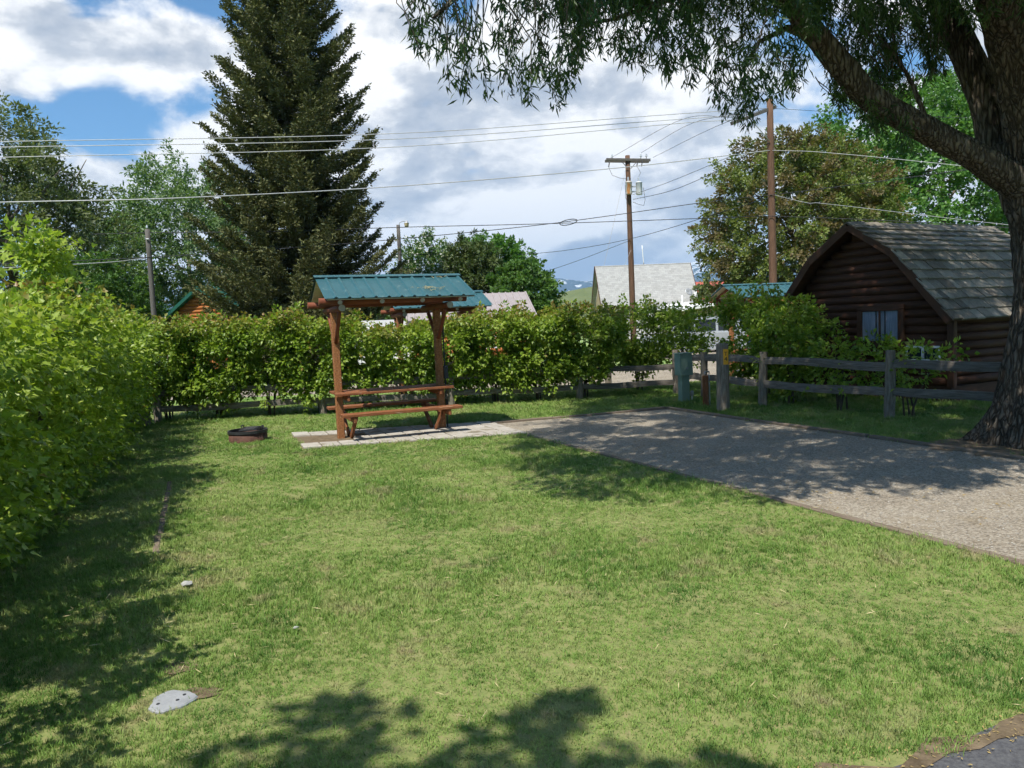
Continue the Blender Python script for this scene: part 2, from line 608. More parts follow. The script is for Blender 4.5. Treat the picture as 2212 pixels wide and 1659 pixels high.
def lawn_material(name, blades):
    m, t = new_mat(name)
    o = t.n('ShaderNodeOutputMaterial')
    b = t.n('ShaderNodeBsdfPrincipled')
    g = t.n('ShaderNodeNewGeometry').outputs['Position']
    big = t.noise(g, 0.45, 3, 0.55, 0.4)
    mid = t.noise(g, 3.4, 6, 0.68, 0.2)
    fine = t.noise(g, 55 if blades else 38, 3, 0.6)
    f = t.math('ADD', t.math('MULTIPLY', big, 0.45), t.math('MULTIPLY', mid, 0.55))
    # faint mowing stripes running away from the lane
    sp_ = t.vmath('DOT_PRODUCT', g, (5.6, 1.25, 0)).outputs['Value']
    f = t.math('ADD', f, t.math('MULTIPLY', t.math('SINE', t.math('ADD', sp_, t.math('MULTIPLY', big, 3.0))), 0.022))
    c = t.ramp(f, [(0.38, (0.088, 0.185, 0.032)), (0.46, (0.165, 0.280, 0.054)), (0.54, (0.242, 0.345, 0.084)), (0.64, (0.335, 0.385, 0.140))])
    dry = t.ramp(t.noise(g, 2.6, 6, 0.7, 0.4), [(0.545, 0.0), (0.67, 0.85)])
    c = t.mix(dry, c, (0.40, 0.325, 0.19))
    sp = t.ramp(fine, [(0.3, 0.55), (0.7, 1.35)])
    mm = t.n('ShaderNodeMix')
    mm.data_type = 'RGBA'
    mm.blend_type = 'MULTIPLY'
    mm.inputs[0].default_value = 1.0 if not blades else 0.6
    t.l(c, mm.inputs[6])
    t.l(sp, mm.inputs[7])
    c = mm.outputs[2]
    t.l(c, b.inputs['Base Color'])
    b.inputs['Roughness'].default_value = 0.6
    b.inputs['Specular IOR Level'].default_value = 0.25
    if blades:
        tr = t.n('ShaderNodeBsdfTranslucent')
        t.l(c, tr.inputs['Color'])
        mx = t.n('ShaderNodeMixShader')
        mx.inputs[0].default_value = 0.3
        t.l(b.outputs[0], mx.inputs[1])
        t.l(tr.outputs[0], mx.inputs[2])
        t.l(mx.outputs[0], o.inputs[0])
    else:
        bp = t.n('ShaderNodeBump')
        bp.inputs['Strength'].default_value = 0.8
        bp.inputs['Distance'].default_value = 0.03
        t.l(fine, bp.inputs['Height'])
        t.l(bp.outputs[0], b.inputs['Normal'])
        t.l(b.outputs[0], o.inputs[0])
    return m


def gravel_material():
    m, t = new_mat('gravel')
    o = t.n('ShaderNodeOutputMaterial')
    b = t.n('ShaderNodeBsdfPrincipled')
    t.l(b.outputs[0], o.inputs[0])
    g = t.n('ShaderNodeNewGeometry').outputs['Position']
    vo = t.n('ShaderNodeTexVoronoi')
    vo.inputs['Scale'].default_value = 70
    t.l(g, vo.inputs['Vector'])
    vo2 = t.n('ShaderNodeTexVoronoi')
    vo2.inputs['Scale'].default_value = 130
    t.l(g, vo2.inputs['Vector'])
    sep = t.n('ShaderNodeSeparateColor')
    t.l(vo.outputs['Color'], sep.inputs[0])
    f = t.math('ADD', t.math('MULTIPLY', sep.outputs[0], 0.55), t.math('MULTIPLY', t.noise(g, 1.3, 5, 0.6), 0.45))
    c = t.ramp(f, [(0.15, (0.185, 0.152, 0.112)), (0.45, (0.32, 0.275, 0.213)), (0.7, (0.43, 0.378, 0.302)), (0.9, (0.54, 0.48, 0.39))])
    tr = t.ramp(t.noise(g, 2.2, 5, 0.65), [(0.55, 0.0), (0.75, 0.5)])
    c = t.mix(tr, c, (0.27, 0.21, 0.12))
    t.l(c, b.inputs['Base Color'])
    b.inputs['Roughness'].default_value = 0.92
    b.inputs['Specular IOR Level'].default_value = 0.15
    h = t.math('ADD', t.math('MULTIPLY', vo.outputs['Distance'], -0.8), t.math('MULTIPLY', vo2.outputs['Distance'], -0.4))
    bp = t.n('ShaderNodeBump')
    bp.inputs['Strength'].default_value = 0.9
    bp.inputs['Distance'].default_value = 0.02
    t.l(h, bp.inputs['Height'])
    t.l(bp.outputs[0], b.inputs['Normal'])
    return m


M['bark'] = bark_material()
M['lawn'] = lawn_material('lawn_ground', False)
M['thatch'] = surf('lawn_thatch', (0.10, 0.13, 0.04), (0.20, 0.225, 0.075), 16, 0.95, bump=0.6, coord='World', c2=(0.25, 0.21, 0.105), bdist=0.02)
M['grass'] = lawn_material('grass_blade', True)
M['gravel'] = gravel_material()
M['asphalt'] = surf('asphalt', (0.045, 0.045, 0.05), (0.085, 0.085, 0.09), 60, 0.9, bump=0.5, coord='World', bdist=0.006, c2=(0.12, 0.12, 0.12))
M['willow_leaf'] = leafmat('willow_leaf', (0.022, 0.050, 0.016), (0.044, 0.088, 0.024), (0.095, 0.150, 0.040), trans=0.30, rough=0.4)
M['hedge_leaf'] = leafmat('hedge_leaf', (0.095, 0.170, 0.020), (0.195, 0.290, 0.034), (0.330, 0.415, 0.072), young=(0.28, 0.165, 0.06), trans=0.40, rough=0.40)
M['spruce'] = leafmat('spruce_needles', (0.040, 0.050, 0.024), (0.090, 0.100, 0.040), (0.165, 0.165, 0.066), trans=0.05, rough=0.7, spec=0.15)
M['leaf_olive'] = leafmat('olive_leaf', (0.070, 0.100, 0.038), (0.120, 0.155, 0.058), (0.190, 0.215, 0.095), trans=0.35)
M['leaf_pale'] = leafmat('pale_green_leaf', (0.072, 0.126, 0.046), (0.120, 0.198, 0.072), (0.198, 0.282, 0.120), trans=0.35)
M['leaf_deep'] = leafmat('deep_green_leaf', (0.045, 0.100, 0.022), (0.080, 0.165, 0.036), (0.140, 0.235, 0.058), trans=0.32)
M['leaf_fresh'] = leafmat('fresh_green_leaf', (0.054, 0.138, 0.026), (0.096, 0.210, 0.046), (0.162, 0.294, 0.084), trans=0.38)
M['leaf_chestnut'] = leafmat('chestnut_leaf', (0.075, 0.110, 0.026), (0.145, 0.190, 0.046), (0.235, 0.275, 0.078), trans=0.34, patch=(0.150, 0.118, 0.052), patch_scale=0.75)
M['leaf_juniper'] = leafmat('juniper_leaf', (0.035, 0.063, 0.017), (0.070, 0.105, 0.025), (0.119, 0.147, 0.042), trans=0.12)
M['blossom'] = leafmat('white_blossom', (0.5, 0.5, 0.46), (0.62, 0.62, 0.58), (0.72, 0.72, 0.68), trans=0.2)


# ------------------------------------------------------------------ foliage helpers
def unit(a):
    return a / np.maximum(np.linalg.norm(a, axis=1, keepdims=True), 1e-9)


def leaf_mesh(name, P, D, N, L, Wd, tone, young=None, fold=0.25, lobed=False, droop=0.0):
    """many separate leaves: P base, D along the leaf, N roughly its normal"""
    P, D, N = np.asarray(P, float), unit(np.asarray(D, float)), np.asarray(N, float)
    n = len(P)
    L = np.broadcast_to(np.asarray(L, float), (n,))[:, None]
    Wd = np.broadcast_to(np.asarray(Wd, float), (n,))[:, None]
    S = unit(np.cross(D, N))
    U = np.cross(S, D)
    if lobed:
        sh = [(0, 0, 0), (.18, .55, .10), (.42, .28, .05), (1.0, 0, -.12), (.42, -.28, .05), (.18, -.55, .10)]
        tris = [(0, 1, 2), (0, 2, 3), (0, 3, 4), (0, 4, 5)]
    else:
        sh = [(0, 0, 0), (.42, .5, fold), (1.0, 0, -droop), (.42, -.5, fold)]
        tris = [(0, 1, 2), (0, 2, 3)]
    k = len(sh)
    V = np.empty((n, k, 3))
    for i, (a, b, c) in enumerate(sh):
        V[:, i] = P + D * L * a + S * Wd * b + U * Wd * c
    F = (np.arange(n)[:, None, None] * k + np.array(tris)[None]).reshape(-1)
    me = bpy.data.meshes.new(name)
    me.vertices.add(n * k)
    me.vertices.foreach_set('co', V.reshape(-1).astype(np.float32))
    nt = len(F) // 3
    me.loops.add(nt * 3)
    me.loops.foreach_set('vertex_index', F.astype(np.int32))
    me.polygons.add(nt)
    me.polygons.foreach_set('loop_start', (np.arange(nt) * 3).astype(np.int32))
    me.polygons.foreach_set('loop_total', np.full(nt, 3, np.int32))
    me.update(calc_edges=True)
    a = me.attributes.new('tone', 'FLOAT', 'POINT')
    a.data.foreach_set('value', np.repeat(np.asarray(tone, float), k).astype(np.float32))
    if young is not None:
        a = me.attributes.new('young', 'FLOAT', 'POINT')
        a.data.foreach_set('value', np.repeat(np.asarray(young, float), k).astype(np.float32))
    return me


def rand_dirs(n):
    return unit(rng.normal(size=(n, 3)))


def foliage(name, me, mat, parent, off=None):
    if off is not None:
        me.transform(Matrix.Translation(-Vector(off)))
    o = put(name, me, mat, parent)
    o['kind'] = 'stuff'
    return o


def sprays(C, O, n_leaf, length, L, Wd, droop=0.3, jitter=0.35, tone_c=None):
    """twigs starting at C heading O (unit), leaves strung along them"""
    m = len(C)
    t = rng.uniform(0.05, 1.0, (m, n_leaf))
    ln = length * rng.uniform(0.6, 1.3, (m, 1))
    ax = C[:, None, :] + O[:, None, :] * (t * ln)[:, :, None]
    ax[:, :, 2] -= droop * (t ** 2) * ln
    side = rand_dirs(m * n_leaf).reshape(m, n_leaf, 3)
    D = O[:, None, :] * 0.6 + side * 0.8
    D[:, :, 2] -= droop * 0.8
    hz_ = O * np.array([1, 1, 0])
    N = rng.normal(size=(m, n_leaf, 3)) * 0.42 + hz_[:, None, :] * 0.85
    N[:, :, 2] += 0.75
    ax += side * jitter * 0.12
    tone = rng.uniform(0, 1, (m, n_leaf)) * 0.6
    if tone_c is None:
        tone_c = rng.uniform(0, 1, m)
    tone += tone_c[:, None] * 0.4
    q = m * n_leaf
    return ax.reshape(q, 3), D.reshape(q, 3), N.reshape(q, 3), L * rng.uniform(0.65, 1.25, q), Wd * rng.uniform(0.7, 1.2, q), tone.reshape(q)


def lump(dirs, seed, amp):
    """smooth bumpy radius over directions"""
    r = np.random.default_rng(seed)
    s = np.zeros(len(dirs))
    for k in range(9):
        a = unit(r.normal(size=(1, 3)))[0]
        fr = r.uniform(2, 6)
        s += np.sin(dirs @ a * fr + r.uniform(0, 6.3)) / 9 * 2.2
    return 1 + amp * s


def tree(name, label, cat, base, height, crown_c, crown_r, mat, trunk_mat, n_clump, n_leaf, L, Wd, trunk_r, group=None, seed=1,
         clump=0.9, amp=0.25, hollow=0.45, limbs=7, fork=0.35, flat=0.0, extra=None, keep=None):
    """crown_c relative to base, crown_r three radii"""
    base = Vector(base)
    root = thing(name, label, cat, base, 0, group)
    r = random.Random(seed)
    cc = Vector(crown_c)
    m = MB()
    top = Vector((cc.x * .8, cc.y * .8, cc.z + crown_r[2] * .5))
    pts, rad = [], []
    for i in range(9):
        q = i / 8
        pts.append(Vector((top.x * q ** 1.4 + r.uniform(-.08, .08) * q * 2, top.y * q ** 1.4 + r.uniform(-.08, .08) * q * 2, top.z * q)))
        rad.append(trunk_r * (1.25 - .25 * min(1, q * 8)) * (1 - .82 * q))
    m.tube(pts, rad, 10, True, .1)
    m.build('trunk', trunk_mat, root, True)
    for k in range(limbs):
        q = fork + (0.85 - fork) * (k + r.random() * .6) / limbs
        i = min(7, int(q * 8))
        p0 = pts[i].lerp(pts[i + 1], q * 8 - i)
        an = k * 2.4 + r.uniform(-.4, .4)
        e = cc + Vector((math.cos(an) * crown_r[0] * .8, math.sin(an) * crown_r[1] * .8, crown_r[2] * r.uniform(-.25, .75)))
        mid = p0.lerp(e, .5) + Vector((0, 0, -.05 * height + r.uniform(0, .1) * height * .5))
        lm = MB()
        lm.tube([p0, p0.lerp(mid, .55), mid, mid.lerp(e, .5) + Vector((r.uniform(-.1, .1), 0, .15)), e],
                [trunk_r * .45 * (1 - q * .5), trunk_r * .36 * (1 - q * .5), trunk_r * .26, trunk_r * .15, trunk_r * .05], 7, True, .1)
        lm.build('limb', trunk_mat, root, True)
    d = rand_dirs(n_clump)
    if flat:
        d[:, 2] = np.where(d[:, 2] < -flat, -flat * rng.random(n_clump), d[:, 2])
        d = unit(d)
    rr = (hollow + (1 - hollow) * rng.random(n_clump) ** 0.6) * lump(d, seed, amp)
    C = np.array(cc) + d * rr[:, None] * np.array(crown_r)
    if keep is not None:
        kp = keep(C + np.array(base))
        C, d = C[kp], d[kp]
    O = unit(d * 0.7 + rng.normal(size=d.shape) * 0.45 + np.array([0, 0, 0.25]))
    P, D, N, LL, WW, tone = sprays(C, O, n_leaf, clump, L, Wd, 0.25, clump * 1.6)
    foliage('crown', leaf_mesh('crown', P, D, N, LL, WW, tone), mat, root)
    if extra:
        emat, frac, eL = extra
        sel = rng.random(len(P)) < frac
        foliage('blossom', leaf_mesh('blossom', P[sel] + [0, 0, .06], rand_dirs(sel.sum()), N[sel], eL, eL, tone[sel]), emat, root)
    return root


def shrub(label, base, rx, ry, h, yaw, n_twig, n_leaf, L, Wd, seed, group, z0=0.25, lobed=False, young=0.35, stems=5, name='hedge_shrub',
          twig=0.32, sprout=0, bright=0.0, sparse=False, cat='shrub', stem_r=0.018):
    base = Vector(base)
    root = thing(name, label, cat, base, 0, group)
    r = random.Random(seed)
    cy, sy = math.cos(yaw), math.sin(yaw)
    # box-like hedge section with bulges
    d = rand_dirs(n_twig)
    p = np.sign(d) * np.abs(d) ** 0.62
    p = p / np.max(np.abs(p), axis=1, keepdims=True) * 0.55 + unit(p) * 0.45
    q = (0.35 + 0.65 * rng.random(n_twig) ** (0.45 if not sparse else 0.7)) * lump(d, seed, 0.24)
    loc = p * q[:, None] * np.array([rx, ry, (h - z0) / 2])
    # narrower towards the ground
    zz = loc[:, 2] / ((h - z0) / 2)
    nar = np.clip(0.78 + 0.30 * zz, 0.5, 1.0)
    loc[:, 0] *= nar
    loc[:, 1] *= nar
    C = np.stack([loc[:, 0] * cy - loc[:, 1] * sy, loc[:, 0] * sy + loc[:, 1] * cy, loc[:, 2] + (h + z0) / 2], 1)
    O = unit(np.stack([d[:, 0] * cy - d[:, 1] * sy, d[:, 0] * sy + d[:, 1] * cy, d[:, 2] * .5 + .45], 1) + rng.normal(size=d.shape) * .35)
    if sprout:
        k = sprout
        Cs = np.stack([rng.uniform(-.16, .16, k) + .42, rng.uniform(-.16, .16, k), h + rng.uniform(-.3, .75, k)], 1)
        C = np.concatenate([C, Cs])
        O = np.concatenate([O, unit(rng.normal(size=(k, 3)) * .5 + [0, 0, .6])])
    P, D, N, LL, WW, tone = sprays(C, O, n_leaf, twig, L, Wd, 0.35, 0.55)
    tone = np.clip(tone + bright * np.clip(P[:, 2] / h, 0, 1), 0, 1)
    keepm = P[:, 2] > 0.04
    P, D, N, LL, WW, tone = (x[keepm] for x in (P, D, N, LL, WW, tone))
    yg = np.clip((P[:, 2] - (h - .30)) / .45, 0, 1) * (P[:, 2] < h + .22) * (rng.random(len(P)) < young * 1.6) * rng.uniform(.4, 1, len(P))
    yg = np.maximum(yg, (rng.random(len(P)) < young * .02) * .7)
    if sprout:
        m = MB()
        m.tube([(.05, 0, 0), (.25, 0, h * .5), (.40, 0, h), (.42, .02, h + .7)], [.02, .017, .012, .004], 6, True, .1)
        m.build('stem', M['stem'], root, True)
    foliage('foliage', leaf_mesh('foliage', P, D, N, LL, WW, tone, yg, lobed=lobed, droop=.15), M['hedge_leaf'], root)
    for k in range(stems):
        m = MB()
        an = r.uniform(0, 6.28)
        f = r.uniform(.3, .75)
        ex, ey = math.cos(an) * rx * f, math.sin(an) * ry * f
        ex, ey = ex * cy - ey * sy, ex * sy + ey * cy
        b0 = Vector((r.uniform(-.09, .09), r.uniform(-.09, .09), -.03))
        m.tube([b0, b0 + Vector((ex * .12, ey * .12, h * .2)), b0 + Vector((ex * .45, ey * .45, h * .5)), Vector((ex, ey, h * r.uniform(.75, .95)))],
               [stem_r, stem_r * .85, stem_r * .6, stem_r * .2], 6, True, .15)
        m.build('stem', M['stem'], root, True)
    return root


# ------------------------------------------------------------------ terrain
def sheet(name, pts, mat, z=0.0):
    me = bpy.data.meshes.new(name)
    me.from_pydata([(p[0], p[1], z) for p in pts], [], [tuple(range(len(pts)))])
    o = put(name, me, mat)
    return structure(o)


# lawn and land beyond, one sheet to the horizon
def ground():
    m = MB()
    xs = [-12000, -3000, -600, -120, -40, -15, -8, -4, 0, 4, 8, 15, 40, 120, 600, 3000, 12000]
    ys = [-3000, -300, -40, -10, 0, 4, 8, 12, 16, 22, 30, 60, 120, 400, 1500, 5000, 13000]
    vs_ = [(x, y, 0.0) for y in ys for x in xs]
    fs = []
    nx = len(xs)
    for j in range(len(ys) - 1):
        for i in range(nx - 1):
            fs.append((j * nx + i, j * nx + i + 1, (j + 1) * nx + i + 1, (j + 1) * nx + i))
    m.add(vs_, fs)
    return structure(m.build('ground', M['lawn']))


ground()
sheet('lawn', [(-13, .5), (13, .5), (13, 19.4), (-13, 19.4)], M['thatch'], 0.003)

# gravel pull-in
DRV = [G(1112, 930), G(1440, 884), G(2212, 994), G(2212, 1218)]
dvr = (DRV[2] - DRV[1]).normalized()
dvl = (DRV[3] - DRV[0]).normalized()
DRV[2] = DRV[1] + dvr * 13.5
DRV[3] = DRV[0] + dvl * 13.0
DRV[0] = G(1060, 917)
DRV.insert(4, G(1130, 938))
drive_poly = [DRV[0], DRV[1], DRV[2], DRV[3], DRV[4]]
sheet('gravel_driveway', [p for p in drive_poly], M['gravel'], 0.008)


def edging(name, p0, p1, n, wd=0.09, hgt=0.075):
    root = put(name, None)
    structure(root)
    p0, p1 = Vector(p0), Vector(p1)
    for i in range(n):
        a = p0.lerp(p1, i / n + .002) + Vector((random.uniform(-.012, .012), random.uniform(-.012, .012), hgt / 2 - .03 + random.uniform(-.008, .008)))
        b = p0.lerp(p1, (i + 1) / n - .002) + Vector((random.uniform(-.012, .012), random.uniform(-.012, .012), hgt / 2 - .03 + random.uniform(-.008, .008)))
        board('edging_timber', M['timber'], root, a, b, wd, hgt, b=.008)
    return root


edging('driveway_kerb', DRV[0], DRV[1], 3)
edging('driveway_kerb', DRV[1], DRV[2], 6)
edging('driveway_kerb', DRV[4], DRV[3], 6, wd=0.07, hgt=0.05)

# asphalt lane the camera stands on
e0, e1 = G(1935, 1659), G(2212, 1572)
ed = (e1 - e0).normalized()
asp = [e0 - ed * 14, e0 + ed * 0.1, e0 + ed * .75 + Vector((.05, .1, 0)), e0 + ed * 16, e0 + ed * 16 - Vector((0, 16, 0)), e0 - ed * 14 - Vector((0, 8, 0))]
sheet('asphalt_road', asp, M['asphalt'], 0.007)

# worn earth between lawn and asphalt
ev = [(e0 + ed * (k * .12 - 1.2)) for k in range(40)]
nv_ = Vector((-ed.y, ed.x, 0))
sheet('soil_verge', [p + nv_ * (.05 + .05 * math.sin(k * 1.7) + random.uniform(-.03, .04)) for k, p in enumerate(ev)] + [p - nv_ * (.04 + random.uniform(-.02, .03)) for p in reversed(ev)], M['soil'], .011)

# gravel lane behind the hedge
sheet('gravel_lane', [(-40, 20.0), (-4, 21.0), (2, 20.3), (7.5, 19.2), (40, 16.0), (40, 22.5), (9, 25.6), (2, 26.5), (-40, 25.0)], M['gravel'], 0.005)
sheet('gravel_lane', [(5.2, 19.5), (7.6, 19.0), (13.5, 44), (8.2, 46)], M['gravel'], 0.009)
sheet('gravel_path', [G(140 * 1.0 + 400, 890), G(700, 876), G(700, 884), G(560, 899)], M['gravel'], 0.006)


# paved pad under the shelter: separate concrete pavers
pad_root = structure(put('paved_path', None))
PA, PB = G(628, 938), G(1058, 913)      # far edge
PC, PD = G(655, 971), G(1140, 938)      # near edge
pad_poly = [PA, PB, PD, PC]
sheet('pad_bedding', pad_poly, M['soil'], 0.007)
nu, nv = 12, 4
for i in range(nu):
    for j in range(nv):
        u0, u1, v0, v1 = i / nu, (i + 1) / nu, j / nv, (j + 1) / nv
        if i < 3 and j in (1, 2):
            continue
        if i == 3 and j == 1:
            continue

        def bil(u, v):
            return PA.lerp(PB, u).lerp(PC.lerp(PD, u), v)
        c = [bil(u0 + .003, v0 + .012), bil(u1 - .003, v0 + .012), bil(u1 - .003, v1 - .012), bil(u0 + .003, v1 - .012)]
        zt = 0.030 + random.uniform(-.005, .005)
        mm = MB()
        cen = sum((Vector(q) for q in c), Vector()) / 4
        mm.add([Vector((q.x, q.y, -.02)) for q in c] + [Vector((q.x, q.y, zt - .006)) for q in c] + [Vector((q.x + (cen.x - q.x) * .03, q.y + (cen.y - q.y) * .03, zt + random.uniform(-.002, .002))) for q in c],
               [(0, 1, 5, 4), (1, 2, 6, 5), (2, 3, 7, 6), (3, 0, 4, 7), (4, 5, 9, 8), (5, 6, 10, 9), (6, 7, 11, 10), (7, 4, 8, 11), (8, 9, 10, 11)])
        mm.build('paver', M['concrete'], pad_root, off=cen, M=Matrix.Translation(cen))

# buried concrete strip beside the left hedge
s0, s1 = G(369, 1040), G(334, 1200)
strip = structure(put('concrete_kerb', None))
for i in range(5):
    a, b = s0.lerp(s1, i / 5 + .01), s0.lerp(s1, (i + 1) / 5 - .01)
    board('kerb_stone', M['timber'], strip, a + Vector((random.uniform(-.01, .01), 0, -.016)), b + Vector((random.uniform(-.01, .01), 0, -.016)), .05, .05)


# far hills
def ridge(name, pts, dist, mat, depth, back=0.75, seed=3, rough=0.05):
    """ridge line through photograph points at a distance, with slopes towards and away from the camera"""
    r = random.Random(seed)
    P = [AT(px, py, dist) for px, py in pts]
    xs = np.linspace(P[0].x, P[-1].x, 180)
    zs = np.interp(xs, [p.x for p in P], [p.z for p in P])
    zmax = zs.max()
    nz = np.zeros_like(xs)
    for k in range(1, 8):
        nz += np.sin(xs / dist * 9 * 1.9 ** k + r.uniform(0, 6)) / 1.7 ** k
    zs = np.maximum(zs + nz * zmax * rough, 1)
    rows = [(-depth, 0.0), (-depth * .75, .16), (-depth * .5, .38), (-depth * .25, .66), (-depth * .1, .86), (0, 1.0), (depth * .3, .7), (depth, 0.0)]
    vs_, fs = [], []
    n = len(xs)
    for j, (dy, k) in enumerate(rows):
        for i, x in enumerate(xs):
            w_ = 0 if k in (0.0, 1.0) else (math.sin(x / dist * 70 + j * 1.7) + math.sin(x / dist * 160 + j)) * .05 * zmax
            vs_.append((x * (1 + dy / dist * .6), dist + dy, max(-2, zs[i] * k + w_ * (k * (1 - k) * 4))))
    for j in range(len(rows) - 1):
        for i in range(n - 1):
            fs.append((j * n + i, j * n + i + 1, (j + 1) * n + i + 1, (j + 1) * n + i))
    m = MB()
    m.add(vs_, fs)
    return structure(m.build(name, mat, None, True))


def mountain_material():
    m, t = new_mat('mountain')
    o = t.n('ShaderNodeOutputMaterial')
    b = t.n('ShaderNodeBsdfPrincipled')
    t.l(b.outputs[0], o.inputs[0])
    g = t.n('ShaderNodeNewGeometry').outputs['Position']
    n1 = t.noise(g, 0.004, 8, 0.62)
    c = t.ramp(n1, [(0.40, (0.012, 0.030, 0.036)), (0.62, (0.035, 0.055, 0.055))])
    sep = t.n('ShaderNodeSeparateXYZ')
    t.l(g, sep.inputs[0])
    hgt = t.math('MULTIPLY', sep.outputs[2], 1 / 460.0)
    sn = t.math('ADD', hgt, t.math('MULTIPLY', t.math('SUBTRACT', t.noise(g, 0.012, 7, 0.65), 0.5), 2.4))
    k = t.ramp(sn, [(0.97, 0.0), (1.10, 0.8)])
    t.l(t.mix(k, c, (0.75, 0.78, 0.8)), b.inputs['Base Color'])
    b.inputs['Roughness'].default_value = 1.0
    b.inputs['Specular IOR Level'].default_value = 0.0
    return m


M['mountain'] = mountain_material()
M['hill'] = surf('grass_hill', (0.11, 0.135, 0.05), (0.155, 0.175, 0.075), 0.02, 1.0, bump=0.0, coord='World', spec=0.0)
ridge('mountain', [(-1500, 650), (300, 640), (900, 622), (1100, 606), (1180, 598), (1215, 601), (1260, 607), (1330, 603), (1400, 585), (1440, 566), (1475, 573), (1540, 560), (1640, 540), (1800, 528), (2300, 540), (3300, 590)], 7000, M['mountain'], 2600, seed=5, rough=0.018)
ridge('hill', [(-1600, 705), (600, 688), (1000, 672), (1180, 645), (1230, 628), (1290, 617), (1420, 612), (1600, 630), (2300, 640), (3600, 660)], 900, M['hill'], 420, seed=9, rough=0.0)


# ------------------------------------------------------------------ picnic shelter with built-in table
SH_ANG = .386
SPAN = 1.667


def roof_panel_mesh(wd, ln):
    """ribbed sheet: x across, y down the slope, z out"""
    prof = [(0, .0), (.018, .022), (.042, .022), (.06, .0), (wd * .5, .002), (wd, .0)]
    th = .004
    m = MB()
    top = [(x, z) for x, z in prof]
    n = len(top)
    vs_ = []
    for y in (0, ln):
        vs_ += [(x, y, z) for x, z in top] + [(x, y, z - th) for x, z in top]
    fs = []
    for i in range(n - 1):
        fs += [(i, i + 1, 2 * n + i + 1, 2 * n + i), (n + i + 1, n + i, 3 * n + i, 3 * n + i + 1),
               (i + 1, i, n + i, n + i + 1), (2 * n + i, 2 * n + i + 1, 3 * n + i + 1, 3 * n + i)]
    fs += [(0, 2 * n, 3 * n, n), (n - 1, 2 * n - 1, 4 * n - 1, 3 * n - 1)]
    m.add(vs_, fs)
    return m.mesh('roof_panel')


_rp = {}


def metal_roof(parent, x0, x1, y_ridge, z_ridge, y_eave, z_eave, n, mat, mats=None):
    """row of ribbed panels from the ridge to the eave (local coordinates)"""
    wd = (x1 - x0) / n
    dy, dz = y_eave - y_ridge, z_eave - z_ridge
    ln = math.hypot(dy, dz)
    key = (round(wd, 3), round(ln, 3), mat.name)
    if key not in _rp:
        me = roof_panel_mesh(wd, ln)
        me.materials.append(mat)
        _rp[key] = me
    for i in range(n):
        ay = Vector((0, dy / ln, dz / ln))
        ax = Vector((1, 0, 0))
        az = ax.cross(ay)
        xx = x0 + i * wd
        if az.z < 0:
            ax = -ax
            az = -az
            xx = x0 + (i + 1) * wd
        Mx = Matrix((ax, ay, az)).transposed().to_4x4()
        Mx.translation = (xx, y_ridge, z_ridge)
        put('roof_panel', _rp[key], None, parent, Mx)


def make_shelter(label, loc, rot, group):
    t = thing('picnic_shelter', label, 'picnic shelter', loc, rot, group)
    S, D, C = M['stain'], M['stain_dark'], M['cream']
    for x in (0, SPAN):
        board('post', M['stain_post'], t, (x, 0, -.05), (x, 0, 1.99), .112, .112, up=(0, 1, 0), b=.01)
        # cross log, braces
        log('cross_log', D, t, (x, -.78, 2.03), (x, .78, 2.03), .052, endmat=M['log_end'])
        for s in (-1, 1):
            log('brace', D, t, (x, s * .06, 1.52), (x, s * .52, 1.99), .032, n=10)
        # table and bench bearers
        bx_ = x + (.095 if x == 0 else -.095)
        board('table_bearer', S, t, (bx_, -.36, .655), (bx_, .36, .655), .045, .09)
        board('bench_bearer', S, t, (bx_, -.80, .362), (bx_, .80, .362), .045, .09)
        for s in (-1, 1):
            sx = bx_ + (.047 if x == 0 else -.047)
            board('strut', S, t, (sx, s * .10, .02), (sx, s * .64, .40), .04, .085, b=.004)
    for y in (-.305, -.155, .155, .305):
        board('table_plank', S, t, (-.085, y, .72), (1.79, y, .72), .143, .04)
    board('table_plank', S, t, (.08, 0, .72), (1.58, 0, .72), .143, .04)
    for y in (-.69, .69):
        board('bench_plank', S, t, (-.085, y, .43), (1.78, y, .43), .25, .045)
    # purlin logs, rafters, lining, ribbed sheets
    sl, zr, ye, xa, xb = .411, 2.535, .905, -.26, 2.07
    pitch = math.atan(sl)
    for s in (-1, 1):
        log('purlin_log', D, t, (xa - .05, s * .64, 2.135), (xb - .1, s * .64, 2.135), .052, endmat=M['stain'])
        for x in (xa + .22, .58, 1.20, 1.80):
            log('rafter', D, t, (x, s * .03, zr - .075), (x, s * (ye - .02), zr - .075 - sl * (ye - .05)), .036, n=10, endmat=M['log_end'])
        for k in range(3):
            a, b = .02 + k * .292, .02 + (k + 1) * .292 - .012
            yc, zc = s * (a + b) / 2, zr - .022 - sl * (a + b) / 2
            board('lining_board', C, t, (xa + .03, yc, zc), (xb - .03, yc, zc), (b - a) / math.cos(pitch), .012, up=(0, s * sl, 1), b=.002)
        metal_roof(t, xa, xb, s * .01, zr, s * ye, zr - sl * (ye - .01), 12, M['teal'])
    rc = MB()
    zt = zr + .038
    for s in (-1, 1):
        rc.add([(xa - .02, 0, zt), (xb + .02, 0, zt), (xb + .02, s * .09, zt - .036), (xa - .02, s * .09, zt - .036), (xa - .02, 0, zt - .006), (xb + .02, 0, zt - .006), (xb + .02, s * .09, zt - .042), (xa - .02, s * .09, zt - .042)],
               [(0, 1, 2, 3), (7, 6, 5, 4), (3, 2, 6, 7), (0, 3, 7, 4), (1, 5, 6, 2)])
    rc.build('ridge_cap', M['teal'], t)
    return t


shL = Vector((-2.74, 11.80, 0))
SHEL_GRP = 'picnic shelters with metal roofs'
sh = make_shelter('picnic shelter with teal metal roof and wooden table on the concrete pad', (shL.x, shL.y, .0), SH_ANG, SHEL_GRP)
